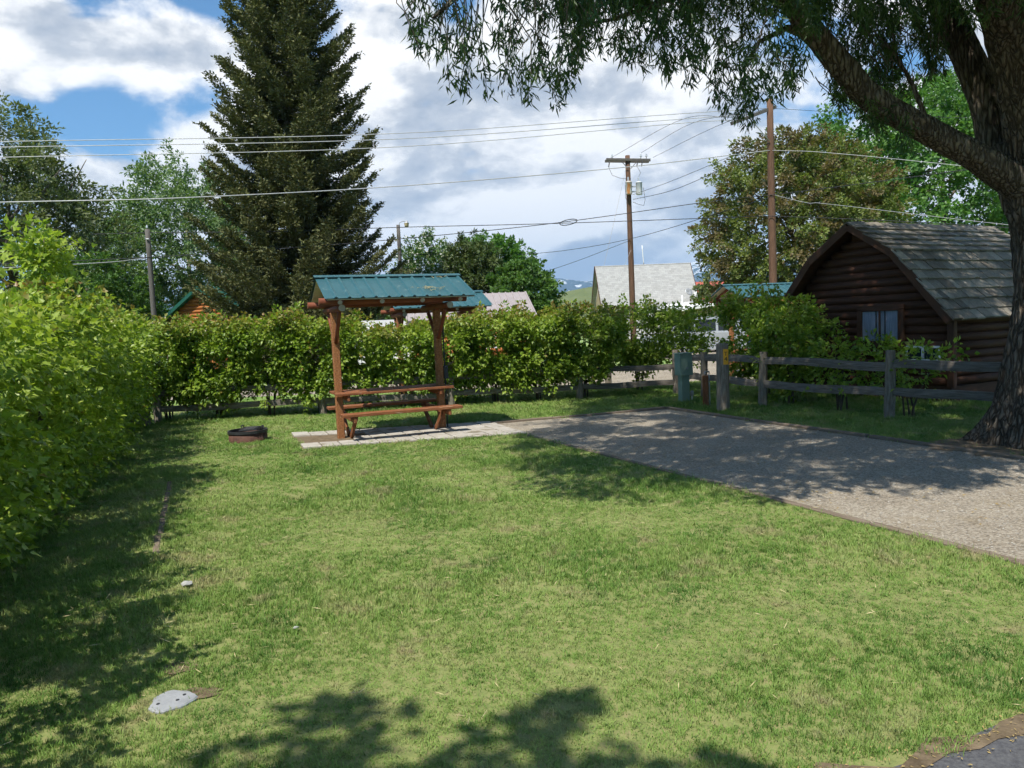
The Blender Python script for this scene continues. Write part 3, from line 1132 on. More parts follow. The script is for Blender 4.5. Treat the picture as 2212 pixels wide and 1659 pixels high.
# wiring and litter that only the near shelter shows
log('conduit', M['black_steel'], sh, (SPAN + .09, -.02, .0), (SPAN + .09, -.02, 1.95), .012, n=8, wob=0)
put('outlet_box', bevel_box(.07, .06, .22, .008).copy(), M['black_steel'], sh, Matrix.Translation((SPAN + .10, -.03, .95)))
tw = MB()
for k in range(26):
    x, q = random.gauss(1.30, .11), random.gauss(.66, .05)
    if k < 6:
        x, q = random.gauss(1.72, .05), random.gauss(.08, .03)
    a = random.uniform(-.6, .6) + (1.2 if k % 5 == 0 else 0)
    l_ = random.uniform(.03, .10)
    p = Vector((x, -q * .9 - .02, 2.545 - q * .9 * .411))
    e = p + Vector((math.cos(a) * l_, -math.sin(a) * l_, -math.sin(a) * l_ * .41 + random.uniform(0, .02)))
    tw.tube([p, p.lerp(e, .5) + Vector((0, 0, .012)), e], .0035, 4)
tw.build('dry_twigs', M['straw'], sh)['kind'] = 'stuff'
s2 = G(871, 866)
sh2 = copy_tree([o for o in [sh]][0])
for c in list(sh2.children):
    if c.name.split('.')[0] in ('conduit', 'outlet_box', 'dry_twigs'):
        bpy.data.objects.remove(c)
sh2.matrix_basis = Matrix.Translation((s2.x, s2.y, .0)) @ Matrix.Rotation(R(19), 4, 'Z')
sh2['label'] = 'picnic shelter standing behind the hedge, teal roof corner showing past the nearest shelter'
p3 = AT(1560, 609, 21.0)
ang3 = R(14)
sh3 = copy_tree(sh2)
sh3.matrix_basis = Matrix.Translation((p3.x + .26 * math.cos(ang3), p3.y + .26 * math.sin(ang3), .0)) @ Matrix.Rotation(ang3, 4, 'Z')
sh3['label'] = 'picnic shelter with cream lined gable beside the dark cabin, above the shrubs'
for nm, c in (('second', s2), ('third', p3)):
    a0 = SH_ANG if nm == 'second' else ang3
    ux, uy = Vector((math.cos(a0), math.sin(a0), 0)), Vector((-math.sin(a0), math.cos(a0), 0))
    c = Vector((c.x, c.y, 0))
    sheet('concrete_path', [c + ux * a + uy * b for a, b in ((-.7, -.9), (3.2, -.9), (3.2, .8), (-.7, .8))], M['concrete'], .012)


# ------------------------------------------------------------------ fire rings
def fire_ring(label, c, r0, h, yaw):
    t = thing('fire_ring', label, 'fire ring', c, yaw, 'steel fire rings')
    m = MB()
    m.lathe([(r0, -.03), (r0, h - .035), (r0 - .006, h - .035), (r0 - .006, -.03)], 40)
    m.build('ring_wall', M['rust'], t, True)
    m = MB()
    m.lathe([(r0 + .012, h - .045), (r0 + .012, h), (r0 - .012, h), (r0 - .012, h - .045), (r0 + .012, h - .045)], 40)
    m.build('rim', M['black_steel'], t)
    m = MB()
    m.lathe([(r0 - .008, .012), (r0 * .5, .03), (.001, .045)], 24)
    m.build('ash_bed', M['ash'], t, True)
    # hinged plate with raised lip and handle
    m = MB()
    pl = [(-.30 * r0, -.80 * r0), (.62 * r0, -.72 * r0), (.62 * r0, .72 * r0), (-.30 * r0, .80 * r0)]
    m.prism([(x, y, h + .006) for x, y in pl], (0, 0, 0), (0, 0, .012))
    m.build('grill_plate', M['black_steel'], t)
    for k in range(5):
        y = (-.6 + .3 * k) * r0
        log('grill_bar', M['black_steel'], t, (-.30 * r0, y, h + .024), (.62 * r0, y, h + .024), .006, n=6, wob=0)
    m = MB()
    m.tube([(-.30 * r0, .55 * r0, h + .01), (-.34 * r0, .55 * r0, h + .06), (-.34 * r0, .1 * r0, h + .06), (-.30 * r0, .1 * r0, h + .01)], .010, 6)
    m.build('handle', M['black_steel'], t)
    m = MB()
    m.tube([(.70 * r0, .3 * r0, h - .01), (.72 * r0, .3 * r0, h + .045), (.78 * r0, .24 * r0, h + .05), (.82 * r0, .2 * r0, h + .01)], .012, 6)
    m.build('hinge', M['black_steel'], t)
    return t


fc = G(531, 955)
fire_ring('rusty brown steel fire ring with black rim and grill on the lawn', (fc.x, fc.y + .12, 0), .295, .185, R(8))
fc2 = G(1112, 846)
fire_ring('second rusty fire ring, seen under the hedge beyond the fence', (fc2.x, fc2.y + .2, 0), .36, .24, R(40))


# ------------------------------------------------------------------ rail fences
def fence(label, pts, heights, rails, name='rail_fence', post_r=.075, group='split rail fences'):
    base = Vector(pts[0])
    t = thing(name, label, 'fence', base, 0, group)
    pp = [Vector((p[0], p[1], 0)) - base for p in pts]
    for p, h in zip(pp, heights):
        lean = Vector((random.uniform(-.03, .03), random.uniform(-.03, .03), 0))
        m = MB()
        k = 7
        m.tube([p + lean * (i / (k - 1)) + Vector((random.uniform(-.006, .006), random.uniform(-.006, .006), -.05 + (h + .05) * i / (k - 1))) for i in range(k)],
               [post_r * (1.08 - .14 * i / (k - 1)) for i in range(k)], 8, True, .14, math.pi / 8)
        m.build('post', M['grey_post'], t)
    for i in range(len(pp) - 1):
        for z, wd in rails:
            a, b = pp[i], pp[i + 1]
            d = (b - a).normalized()
            n_ = Vector((-d.y, d.x, 0))
            z0, z1 = z + random.uniform(-.03, .03), z + random.uniform(-.03, .03)
            m = MB()
            rings = []
            K = 9
            vs_, fs = [], []
            for q in range(K):
                f = q / (K - 1)
                c = a.lerp(b, f) + Vector((0, 0, z0 + (z1 - z0) * f + .012 * math.sin(f * 7 + i * 2 + z * 9)))
                hh = wd / 2 * (1 + random.uniform(-.1, .1))
                th = .032
                for (sn, sz) in ((-1, -1), (1, -1), (1.1, .1), (.8, 1), (-.8, 1), (-1.1, .1)):
                    vs_.append(c + n_ * th * sn * (1 + random.uniform(-.12, .12)) + Vector((0, 0, hh * sz)))
            for q in range(K - 1):
                for s in range(6):
                    s2_ = (s + 1) % 6
                    fs.append((q * 6 + s, q * 6 + s2_, (q + 1) * 6 + s2_, (q + 1) * 6 + s))
            fs += [tuple(range(5, -1, -1)), tuple((K - 1) * 6 + s for s in range(6))]
            ctr = (a + b) / 2
            m.add(vs_, fs)
            me = m.mesh('rail', off=ctr)
            # keep the grain along the rail: store it turned to local x
            ang = math.atan2(d.y, d.x)
            me.transform(Matrix.Rotation(-ang, 4, 'Z'))
            put('rail', me, M['grey_wood'], t, Matrix.Translation(ctr) @ Matrix.Rotation(ang, 4, 'Z'))
    return t


CORNER = G(1462, 851)
LCOR = G(342, 914)
bdir = (CORNER - LCOR)


def bl(f):
    return LCOR + bdir * f


bf = [0.0, .30, .545, .80, 1.0]
BACKF = [bl(f) for f in bf]
fence('grey weathered rail fence running along the back hedge behind the shelter', BACKF, [.92, .95, .95, .95, .98], [(.62, .12), (.27, .12)])
RF = [CORNER + Vector((.12, -.35, 0)), G(1522, 858), G(1648, 878), G(1921, 905), G(2212, 936) + Vector((.3, 0, 0))]
fence('grey split rail fence in the shade before the dark cabin', RF, [.95, .95, 1.0, 1.05, 1.0], [(.83, .13), (.42, .13)])
LF = [LCOR + Vector((-.02, -.45, 0)), LCOR + Vector((.55, -3.0, 0)), LCOR + Vector((1.5, -5.6, 0))]
fence('rail fence swallowed by the tall left hedge, one post showing at its far end', LF, [.9, .9, .9], [(.62, .12), (.27, .12)])
pf = G(1314, 838)
fp = thing('fence_post', 'short weathered post on the lawn just behind the back fence', 'post', pf)
m = MB()
m.tube([(0, 0, -.05), (.01, 0, .4), (.0, .01, .78)], [.085, .08, .075], 8, True, .12)
m.build('post_shaft', M['grey_post'], fp)


# ------------------------------------------------------------------ site post, utility pedestal, small posts
sp = G(1563, 888)
tp = thing('site_post', 'thick weathered half round post with yellow T4 plate beside the gravel', 'post', sp, R(-8))
m = MB()
prof = []
for k in range(17):
    a = math.pi * (k / 16) + math.pi
    prof.append((math.cos(a) * .105, math.sin(a) * .10))
prof += [(.105, .05), (-.105, .05)]
lay = [(-.05, 1.08), (.1, 1.04), (.4, 1.0), (.7, 1.0), (.95, .98), (1.16, .95), (1.2, .90)]
vs_, fs = [], []
for j, (z, s) in enumerate(lay):
    for k, (x, y) in enumerate(prof):
        wv_ = 1 + .025 * math.sin(k * 2.1 + j * 1.3)
        vs_.append((x * s * wv_, y * s * wv_, z))
n = len(prof)
for j in range(len(lay) - 1):
    for k in range(n):
        fs.append((j * n + k, j * n + (k + 1) % n, (j + 1) * n + (k + 1) % n, (j + 1) * n + k))
fs.append(tuple((len(lay) - 1) * n + k for k in range(n)))
m.add(vs_, fs)
m.build('post_shaft', M['grey_post'], tp, True)
pl = MB()
pl.box(.0, .085, -.112, -.104, .83, 1.10)
plate = pl.build('number_plate', M['yellow'], tp)


def text_part(name, body, size, mat, parent, M4):
    cu = bpy.data.curves.new(name, 'FONT')
    cu.body = body
    cu.size = size
    cu.align_x = 'CENTER'
    cu.align_y = 'CENTER'
    cu.extrude = .0015
    tmp = bpy.data.objects.new(name, cu)
    COL.objects.link(tmp)
    dg = bpy.context.evaluated_depsgraph_get()
    me = bpy.data.meshes.new_from_object(tmp.evaluated_get(dg))
    bpy.data.objects.remove(tmp)
    return put(name, me, mat, parent, M4)


face = Matrix(((1, 0, 0, 0), (0, 0, -1, 0), (0, 1, 0, 0), (0, 0, 0, 1)))
for ch, z in (('T', 1.015), ('4', .925)):
    text_part('letter', ch, .10, M['black_paint'], plate, Matrix.Translation((.0425, -.1145, z)) @ face)

up = G(1478, 868)
ut = thing('utility_pedestal', 'pale green metal electric pedestal standing by the fence corner', 'utility box', up, R(20))
m = MB()
m.box(-.085, .085, -.075, .075, -.03, .60)
m.build('pedestal_column', M['utility_green'], ut)
hb = MB()
hb.add([(-.14, -.13, .54), (.14, -.13, .54), (.14, .10, .54), (-.14, .10, .54), (-.14, -.10, .97), (.14, -.10, .97), (.14, .10, .97), (-.14, .10, .97)],
       [(0, 3, 2, 1), (4, 5, 6, 7), (0, 1, 5, 4), (1, 2, 6, 5), (2, 3, 7, 6), (3, 0, 4, 7)])
hd = hb.build('meter_hood', M['utility_green'], ut)
m = MB()
m.box(-.155, .155, -.145, .115, .97, .985)
m.build('hood_lid', M['utility_green'], hd)
m = MB()
m.box(-.02, .02, -.142, -.128, .66, .70)
m.build('latch', M['galv'], hd)
vp = G(1495, 866)
vt = thing('vent_stub', 'small white pipe stub with round cap beside the green pedestal', 'pipe', vp)
m = MB()
m.lathe([(.014, -.02), (.014, .12), (.001, .12)], 10)
m.build('pipe', M['white'], vt, True)
m = MB()
m.lathe([(.001, .10), (.035, .11), (.04, .15), (.035, .20), (.001, .21)], 14)
m.build('cap', M['galv'], vt, True)

rp = G(1525, 878)
rt = thing('tap_post', 'short red stained post with grey water pipe and garden tap', 'tap post', rp, R(-15))
board('post', M['stain'], rt, (0, 0, -.05), (0, 0, .58), .11, .10, up=(0, 1, 0), b=.006)
log('pipe', M['galv'], rt, (.075, -.02, -.03), (.068, -.02, .66), .012, n=8, wob=0)
m = MB()
m.tube([(.068, -.02, .655), (.03, -.06, .665), (.0, -.10, .66), (-.01, -.12, .625)], .014, 8)
tapo = m.build('tap', M['galv'], rt)
m = MB()
m.lathe([(.001, .0), (.028, .004), (.028, .012), (.001, .016)], 10, (.03, -.06, .69))
m.tube([(.03, -.06, .66), (.03, -.06, .70)], .005, 6)
m.build('tap_handle', M['black_steel'], tapo)

# round concrete cover in the grass, small stone
cv = G(372, 1518)
ct = thing('utility_cover', 'round grey concrete cover set in the grass near the left hedge', 'cover', cv)
m = MB()
rr_ = [(.118 * (1 + .05 * math.sin(k * 3.1)), k) for k in range(24)]
m.lathe([(.098, -.03), (.098, .010), (.092, .016), (.001, .017)], 26)
m.v = [(x * (1 + .10 * math.sin(3 * math.atan2(y, x) + 1) + .05 * math.sin(7 * math.atan2(y, x))), y * (1 + .10 * math.sin(3 * math.atan2(y, x) + 1) + .05 * math.sin(7 * math.atan2(y, x))), z) for x, y, z in m.v]
m.build('cover_plate', M['cover'], ct)
for dx, dy in ((.040, .040), (.030, -.01), (-.045, -.04)):
    m = MB()
    m.lathe([(.008, .0165), (.008, .0185), (.001, .0185)], 10, (dx, dy, 0))
    m.build('pick_hole', M['black_steel'], ct)
for (px, py, s, lab) in ((404, 1271, .032, 'small pale stone lying in the grass above the concrete cover'),
                         (350, 1490, .0, None), (640, 1365, .014, 'tiny white petal like chip on the lawn in front of the fire ring')):
    if s <= 0:
        continue
    c = G(px, py)
    bm = bmesh.new()
    bmesh.ops.create_icosphere(bm, subdivisions=2, radius=1)
    for v in bm.verts:
        v.co *= random.uniform(.82, 1.15)
        v.co = Vector((v.co.x * s * 1.2, v.co.y * s, v.co.z * s * .55))
    me = bpy.data.meshes.new('stone')
    bm.to_mesh(me)
    bm.free()
    tag(put('stone', me, M['stone'], None, Matrix.Translation((c.x, c.y, s * .5 + .018))), lab, 'stone')


# ------------------------------------------------------------------ dark gambrel cabin
CA = .472
cc0 = Vector((7.673, 12.762, 0))
cab = thing('log_cabin', 'dark brown log cabin with gambrel roof of weathered cedar shakes under the willow', 'cabin', (cc0.x, cc0.y, 0), CA)
CW, CLEN = 4.0, 4.2          # gable width (local y), length (local x)
ZE, ZB, ZP = 1.42, 2.68, 3.27  # eave, break, peak
YB = 1.08                     # break inset
inset = .16                   # wall inside the eave
OV = .28                      # roof overhang past the gable


def half_width(z):
    """wall half profile: y of the right edge at height z"""
    if z <= ZE:
        return 0.0
    if z <= ZB:
        return YB * (z - ZE) / (ZB - ZE)
    return YB + (CW / 2 - YB) * (z - ZB) / (ZP - ZB)


lh = .150
z = .30
while z < ZP - .16:
    zm = z + lh / 2
    y0 = max(inset, half_width(z + lh) + .06)
    y1 = CW - y0
    if y1 - y0 > .15:
        log('wall_log', M['cabin_log'], cab, (.05, y0, zm), (.05, y1, zm), lh * .60, n=12, wob=.05)
    z += lh
z = .30
while z < ZE + .05:
    log('wall_log', M['cabin_log'], cab, (.0, inset + .05, z + lh / 2 + .01), (CLEN, inset + .05, z + lh / 2 + .01), lh * .54, n=10, wob=.03)
    z += lh
m = MB()
m.prism([(0, inset + .10, .0), (0, CW - inset - .10, 0), (0, CW - inset - .1, ZE), (0, CW - YB - .05, ZB - .05), (0, CW / 2, ZP - .06), (0, YB + .05, ZB - .05), (0, inset + .1, ZE)], (.10, 0, 0), (CLEN, 0, 0))
m.build('wall_core', M['cabin_trim'], cab)
m = MB()
m.box(.02, CLEN, inset + .02, CW - inset, 0, .29)
m.build('skirting', M['cabin_trim'], cab)
board('corner_board', M['cabin_trim'], cab, (-.045, inset - .03, .28), (-.045, inset - .03, ZE + .02), .10, .12, up=(0, 1, 0))
board('corner_board', M['cabin_trim'], cab, (1.95, inset - .045, .28), (1.95, inset - .045, ZE), .14, .06, up=(0, 1, 0))
# roof deck
PR = [(0.0, ZE), (YB, ZB), (CW / 2, ZP), (CW - YB, ZB), (CW, ZE)]
dk = MB()
for i in range(4):
    (ya, za), (yb, zb) = PR[i], PR[i + 1]
    nrm = Vector((0, -(zb - za), (yb - ya))).normalized()
    if nrm.z < 0:
        nrm = -nrm
    q = [Vector((-OV, ya, za)), Vector((CLEN + .2, ya, za)), Vector((CLEN + .2, yb, zb)), Vector((-OV, yb, zb))]
    dk.add(q + [p + nrm * .04 for p in q], [(0, 1, 2, 3), (7, 6, 5, 4), (0, 4, 5, 1), (1, 5, 6, 2), (2, 6, 7, 3), (3, 7, 4, 0)])
dk.build('roof_deck', M['cabin_trim'], cab)
for i in range(4):
    (ya, za), (yb, zb) = PR[i], PR[i + 1]
    board('barge_board', M['cabin_trim'], cab, (-OV - .018, ya, za + .0), (-OV - .018, yb, zb + .0), .035, .15, up=(0, -(zb - za), yb - ya))
# shakes
sk_mats = [M['shake'], M['shake'], M['shake_b'], M['shake_c']]
sk_cache = {}
for (i, rows) in ((0, 7), (1, 5)):
    (ya, za), (yb, zb) = PR[i], PR[i + 1]
    v = Vector((0, yb - ya, zb - za))
    sl = v.length
    v.normalize()
    nrm = Vector((-1, 0, 0)).cross(v)
    if nrm.z < 0:
        nrm = -nrm
    ex = sl / rows
    for r_ in range(rows):
        x = -OV - .03 + random.uniform(-.08, 0)
        while x < 4.30:
            wd = random.choice((.16, .20, .24, .28))
            key = wd
            if key not in sk_cache:
                bm = bmesh.new()
                bmesh.ops.create_cube(bm, size=1)
                for vv in bm.verts:      # butt end thick, head thin
                    th = .030 if vv.co.y < 0 else .008
                    vv.co = Vector((vv.co.x * (wd - .008), vv.co.y * 1.0, (th if vv.co.z > 0 else 0)))
                me0 = bpy.data.meshes.new('shake')
                bm.to_mesh(me0)
                bm.free()
                sk_cache[key] = {}
                for mt in set(sk_mats):
                    me1 = me0.copy()
                    me1.materials.append(mt)
                    sk_cache[key][mt.name] = me1
            lenk = ex * 1.25
            tilt = .075
            yd = (v * math.cos(tilt) - nrm * math.sin(tilt) * 1).normalized()
            zd = Vector((1, 0, 0)).cross(yd)
            if zd.z < 0:
                zd = -zd
            Mx = Matrix((Vector((1, 0, 0)), yd * lenk, zd)).transposed().to_4x4()
            p = Vector((x + wd / 2, ya, za)) + v * (r_ * ex + lenk / 2 - .03 + random.uniform(-.018, .012)) + nrm * (.062 + random.uniform(-.004, .004))
            Mx.translation = p
            put('shake', sk_cache[key][random.choice(sk_mats).name], None, cab, Mx)
            x += wd
# ridge shakes
for k in range(22):
    for s in (-1, 1):
        yb_, zb_ = CW / 2, ZP + .085
        e = (CW / 2 + s * .16, ZP + .085 - .16 * (ZP - ZB) / (CW / 2 - YB))
        Mx = frame((-OV - .05 + k * .21, (yb_ + e[0]) / 2, (zb_ + e[1]) / 2 + .01 * (k % 2)), (-OV - .05 + k * .21 + .25, (yb_ + e[0]) / 2, (zb_ + e[1]) / 2 + .01 * (k % 2) + .012), up=(0, s * (zb_ - e[1]), abs(e[0] - yb_)))
        me = bevel_box(.25, .18, .018, .003)
        if not me.materials:
            me.materials.append(M['shake'])
        put('ridge_shake', me, None, cab, Mx)


def cabin_window(y0, y1, z0, z1, white, curtain):
    g = MB()
    g.box(-.075, -.05, y0, y1, z0, z1)
    wd_ = g.build('window', M['curtain'] if curtain else M['glass'], cab)
    fm = M['white'] if white else M['cabin_trim']
    if curtain:
        gl = MB()
        gl.box(-.082, -.078, y0, y1, z0, z1)
        # glass in front of the curtain shows as a dark glaze at the edges
        for yy in (y0 + (y1 - y0) * .36, y0 + (y1 - y0) * .60):
            board('muntin', M['black_paint'], wd_, (-.085, yy, z0), (-.085, yy, z1), .02, .02, up=(0, 1, 0))
    t_ = .04 if white else .03
    for a, b in (((y0, z0), (y1, z0)), ((y0, z1), (y1, z1)), ((y0, z0), (y0, z1)), ((y1, z0), (y1, z1)), (((y0 + y1) / 2, z0), ((y0 + y1) / 2, z1))):
        board('frame', fm, wd_, (-.09, a[0], a[1]), (-.09, b[0], b[1]), .03, t_, up=(0, 0, 1) if a[1] == b[1] else (0, 1, 0), b=.003)
    for a, b in (((y0 - .10, z0 - .055), (y1 + .10, z0 - .055)), ((y0 - .10, z1 + .055), (y1 + .10, z1 + .055)), ((y0 - .055, z0), (y0 - .055, z1)), ((y1 + .055, z0), (y1 + .055, z1))):
        board('casing', M['cabin_trim'], wd_, (-.075, a[0], a[1]), (-.075, b[0], b[1]), .04, .085, up=(0, 0, 1) if a[1] == b[1] else (0, 1, 0), b=.004)


cabin_window(1.10, 1.88, 1.08, 1.66, False, True)
cabin_window(.32, .95, .74, .98, True, False)


# ------------------------------------------------------------------ buildings beyond
def gable_house(label, loc, rot, wx, wy, z_eave, z_ridge, wall, roof, cat='house', name='house', ov=.3, ribs=0, logs=False, fascia=None, group=None):
    """ridge along local x; origin at the centre of the floor"""
    t = thing(name, label, cat, loc, rot, group)
    m = MB()
    hy = wy / 2
    zr = z_ridge - .12
    m.prism([(0, -hy, 0), (0, hy, 0), (0, hy, z_eave), (0, 0, zr), (0, -hy, z_eave)], (-wx / 2, 0, 0), (wx / 2, 0, 0))
    m.build('wall', wall, t)
    sl = (z_ridge - z_eave) / hy
    ye = hy + ov
    zee = z_eave - sl * ov
    for s in (-1, 1):
        m = MB()
        nrm = Vector((0, s * sl, 1)).normalized()
        q = [Vector((-wx / 2 - ov, 0, z_ridge)), Vector((wx / 2 + ov, 0, z_ridge)), Vector((wx / 2 + ov, s * ye, zee)), Vector((-wx / 2 - ov, s * ye, zee))]
        m.add(q + [p - nrm * .08 for p in q], [(0, 1, 2, 3), (7, 6, 5, 4), (0, 4, 5, 1), (1, 5, 6, 2), (2, 6, 7, 3), (3, 7, 4, 0)])
        rf = m.build('roof', roof, t)
        if ribs:
            for k in range(ribs + 1):
                x = -wx / 2 - ov + (wx + 2 * ov) * k / ribs
                board('rib', roof, rf, (x, 0, z_ridge + .012), (x, s * ye, zee + .012), .05, .03, up=nrm, b=.004)
        for ex in (-1, 1):
            board('fascia', fascia or roof, t, (ex * (wx / 2 + ov + .012), 0, z_ridge - .05), (ex * (wx / 2 + ov + .012), s * ye, zee - .05), .03, .16, up=nrm, b=.004)
    if logs:
        k = 0
        zz_ = .1
        while zz_ < zr - .15:
            yl = hy if zz_ + .18 < z_eave else hy * (1 - (zz_ + .18 - z_eave) / (zr - z_eave))
            if yl > .15:
                for ex in (-1, 1):
                    log('wall_log', wall, t, (ex * (wx / 2 + .01), -yl, zz_ + .09), (ex * (wx / 2 + .01), yl, zz_ + .09), .098, n=8, wob=.02)
            if zz_ < z_eave - .15:
                for s in (-1, 1):
                    log('wall_log', wall, t, (-wx / 2, s * (hy + .01), zz_ + .09), (wx / 2, s * (hy + .01), zz_ + .09), .098, n=8, wob=.02)
            zz_ += .18
    return t


def house_window(t, p, wx, wz, along, frame_mat):
    """window on a wall; along = 'x' or 'y'"""
    x, y, z = p
    a = MB()
    if along == 'x':
        a.box(x - wx / 2, x + wx / 2, y - .03, y + .03, z, z + wz)
    else:
        a.box(x - .03, x + .03, y - wx / 2, y + wx / 2, z, z + wz)
    o = a.build('window', M['glass'], t)
    for s in (0, 1):
        if along == 'x':
            board('frame', frame_mat, o, (x - wx / 2 - .05, y, z + s * wz), (x + wx / 2 + .05, y, z + s * wz), .10, .08)
            board('frame', frame_mat, o, (x + (s - .5) * wx, y, z), (x + (s - .5) * wx, y, z + wz), .10, .08, up=(1, 0, 0))
        else:
            board('frame', frame_mat, o, (x, y - wx / 2 - .05, z + s * wz), (x, y + wx / 2 + .05, z + s * wz), .10, .08)
            board('frame', frame_mat, o, (x, y + (s - .5) * wx, z), (x, y + (s - .5) * wx, z + wz), .10, .08, up=(0, 1, 0))


def shingle_material():
    m, t = new_mat('grey_shingle')
    o = t.n('ShaderNodeOutputMaterial')
    b = t.n('ShaderNodeBsdfPrincipled')
    t.l(b.outputs[0], o.inputs[0])
    v = t.n('ShaderNodeTexCoord').outputs['Object']
    br = t.n('ShaderNodeTexBrick')
    mp = t.n('ShaderNodeMapping')
    mp.inputs['Rotation'].default_value = (R(90), 0, 0)
    t.l(v, mp.inputs[0])
    t.l(mp.outputs[0], br.inputs['Vector'])
    br.inputs['Scale'].default_value = 2.2
    br.inputs['Mortar Size'].default_value = .012
    br.inputs['Color1'].default_value = (.31, .31, .30, 1)
    br.inputs['Color2'].default_value = (.39, .39, .38, 1)
    br.inputs['Mortar'].default_value = (.23, .23, .225, 1)
    br.inputs['Bias'].default_value = 0
    br.inputs['Brick Width'].default_value = .7
    br.inputs['Row Height'].default_value = .3
    n_ = t.noise(v, 30, 3)
    k = t.ramp(n_, [(.3, .85), (.7, 1.12)])
    mm = t.n('ShaderNodeMix')
    mm.data_type = 'RGBA'
    mm.blend_type = 'MULTIPLY'
    mm.inputs[0].default_value = 1
    t.l(br.outputs[0], mm.inputs[6])
    t.l(k, mm.inputs[7])
    t.l(mm.outputs[2], b.inputs['Base Color'])
    b.inputs['Roughness'].default_value = .9
    return m


M['shingle'] = shingle_material()

# steep grey-roofed house
HY = 56.0
a0, a1 = AT(1284, 571, HY), AT(1494, 570, HY)
zr_ = (a0.z + a1.z) / 2
hx = (a0.x + a1.x) / 2
hlen = a1.x - a0.x
hh = gable_house('tan house with tall steep light grey shingle roof behind the utility pole', (hx, HY + .2, 0), R(4), hlen - .6, 6.6, .9, zr_, M['tan'], M['shingle'], ov=.3, fascia=M['cabin_trim'])
# low wing with flat pitched roof in front, pipes
m = MB()
m.add([(.5, -6.4, 0), (hlen / 2 + .6, -6.4, 0), (hlen / 2 + .6, -3.0, 0), (.5, -3.0, 0), (.5, -6.4, 2.2), (hlen / 2 + .6, -6.4, 2.6), (hlen / 2 + .6, -3, 2.6), (.5, -3, 2.2)],
      [(0, 1, 5, 4), (1, 2, 6, 5), (2, 3, 7, 6), (3, 0, 4, 7), (4, 5, 6, 7)])
m.build('wing_wall', M['tan'], hh)
m = MB()
m.add([(.1, -6.9, 2.12), (hlen / 2 + 1.1, -6.9, 2.62), (hlen / 2 + 1.1, -2.6, 2.95), (.1, -2.6, 2.5), (.1, -6.9, 2.26), (hlen / 2 + 1.1, -6.9, 2.76), (hlen / 2 + 1.1, -2.6, 3.09), (.1, -2.6, 2.64)],
      [(0, 3, 2, 1), (4, 5, 6, 7), (0, 1, 5, 4), (1, 2, 6, 5), (2, 3, 7, 6), (3, 0, 4, 7)])
m.build('wing_roof', M['white'], hh)
for (x, y, z0_, z1_) in ((2.05, -2.9, 2.4, 3.35), (3.12, -2.85, 2.4, 3.75), (3.0, -2.85, 2.4, 3.5)):
    log('vent_pipe', M['white'], hh, (x, y, z0_), (x, y, z1_), .055, n=8, wob=0)
log('mast', M['white'], hh, (.15, .2, zr_ - .1), (.05, .2, zr_ + 1.4), .035, n=6, wob=0)
for (x, y, z_, tilt, mt) in ((2.55, -2.75, 3.55, -60, 'galv'), (2.72, -3.2, 2.98, -25, 'pole_grey')):
    m = MB()
    m.lathe([(.001, 0), (.15, .02), (.30, .08), (.30, .09), (.15, .035), (.001, .015)], 18)
    ds = m.build('satellite_dish', M[mt], hh, True, M=Matrix.Translation((x, y, z_)) @ Matrix.Rotation(R(-tilt), 4, 'X') @ Matrix.Rotation(R(20), 4, 'Y'))
    log('dish_arm', M['galv'], ds, (0, 0, 0), (.25, .1, -.35), .02, n=6, wob=0)
house_window(hh, (-hlen / 2 + .28, -1.0, 1.2), 1.0, 1.2, 'y', M['white'])
# red-roofed house
a0 = AT(1545, 612, 75)
gable_house('small house with red roof between grey house and shelter', (a0.x + .6, 77, 0), R(10), 4.8, 6, 2.6, a0.z + .3, M['tan'], M['red_roof'])
# orange cabin with green roof, left
pk = AT(427, 632, 37.0)
ga = R(80)
gc = gable_house('small orange log cabin with dark green metal roof behind the left hedge', (pk.x + 2.6 * math.cos(ga), pk.y + 2.6 * math.sin(ga), 0), ga, 4.4, 3.6, 2.95, pk.z + .30, M['orange_log'], M['teal_green'], 'cabin', 'log_cabin', .4, 14, True)
# orange cabin with grey metal roof, behind the shelter
pk = AT(1060, 632, 25.0)
oc = gable_house('orange log cabin with grey brown metal roof behind the shelter', (pk.x - .9, 26.4, 0), R(8), 3.6, 3.6, 2.1, pk.z + .05, M['orange_log'], M['grey_metal'], 'cabin', 'log_cabin', .3, 18, True)
house_window(oc, (.4, -1.83, 1.0), .7, .7, 'x', M['white'])


# ------------------------------------------------------------------ vehicles behind the hedge
def wheel(t, x, y, r):
    m = MB()
    m.lathe([(r * .62, -.10), (r * .97, -.10), (r, -.06), (r, .06), (r * .97, .10), (r * .62, .10)], 20)
    wo = m.build('wheel', M['tyre'], t, True, M=Matrix.Translation((x, y, r)) @ Matrix.Rotation(R(90), 4, 'X'))
    m = MB()
    m.lathe([(.001, .05), (r * .55, .05), (r * .63, .09), (r * .63, -.09), (r * .55, -.05), (.001, -.05)], 20)
    m.build('rim', M['galv'], wo, True)


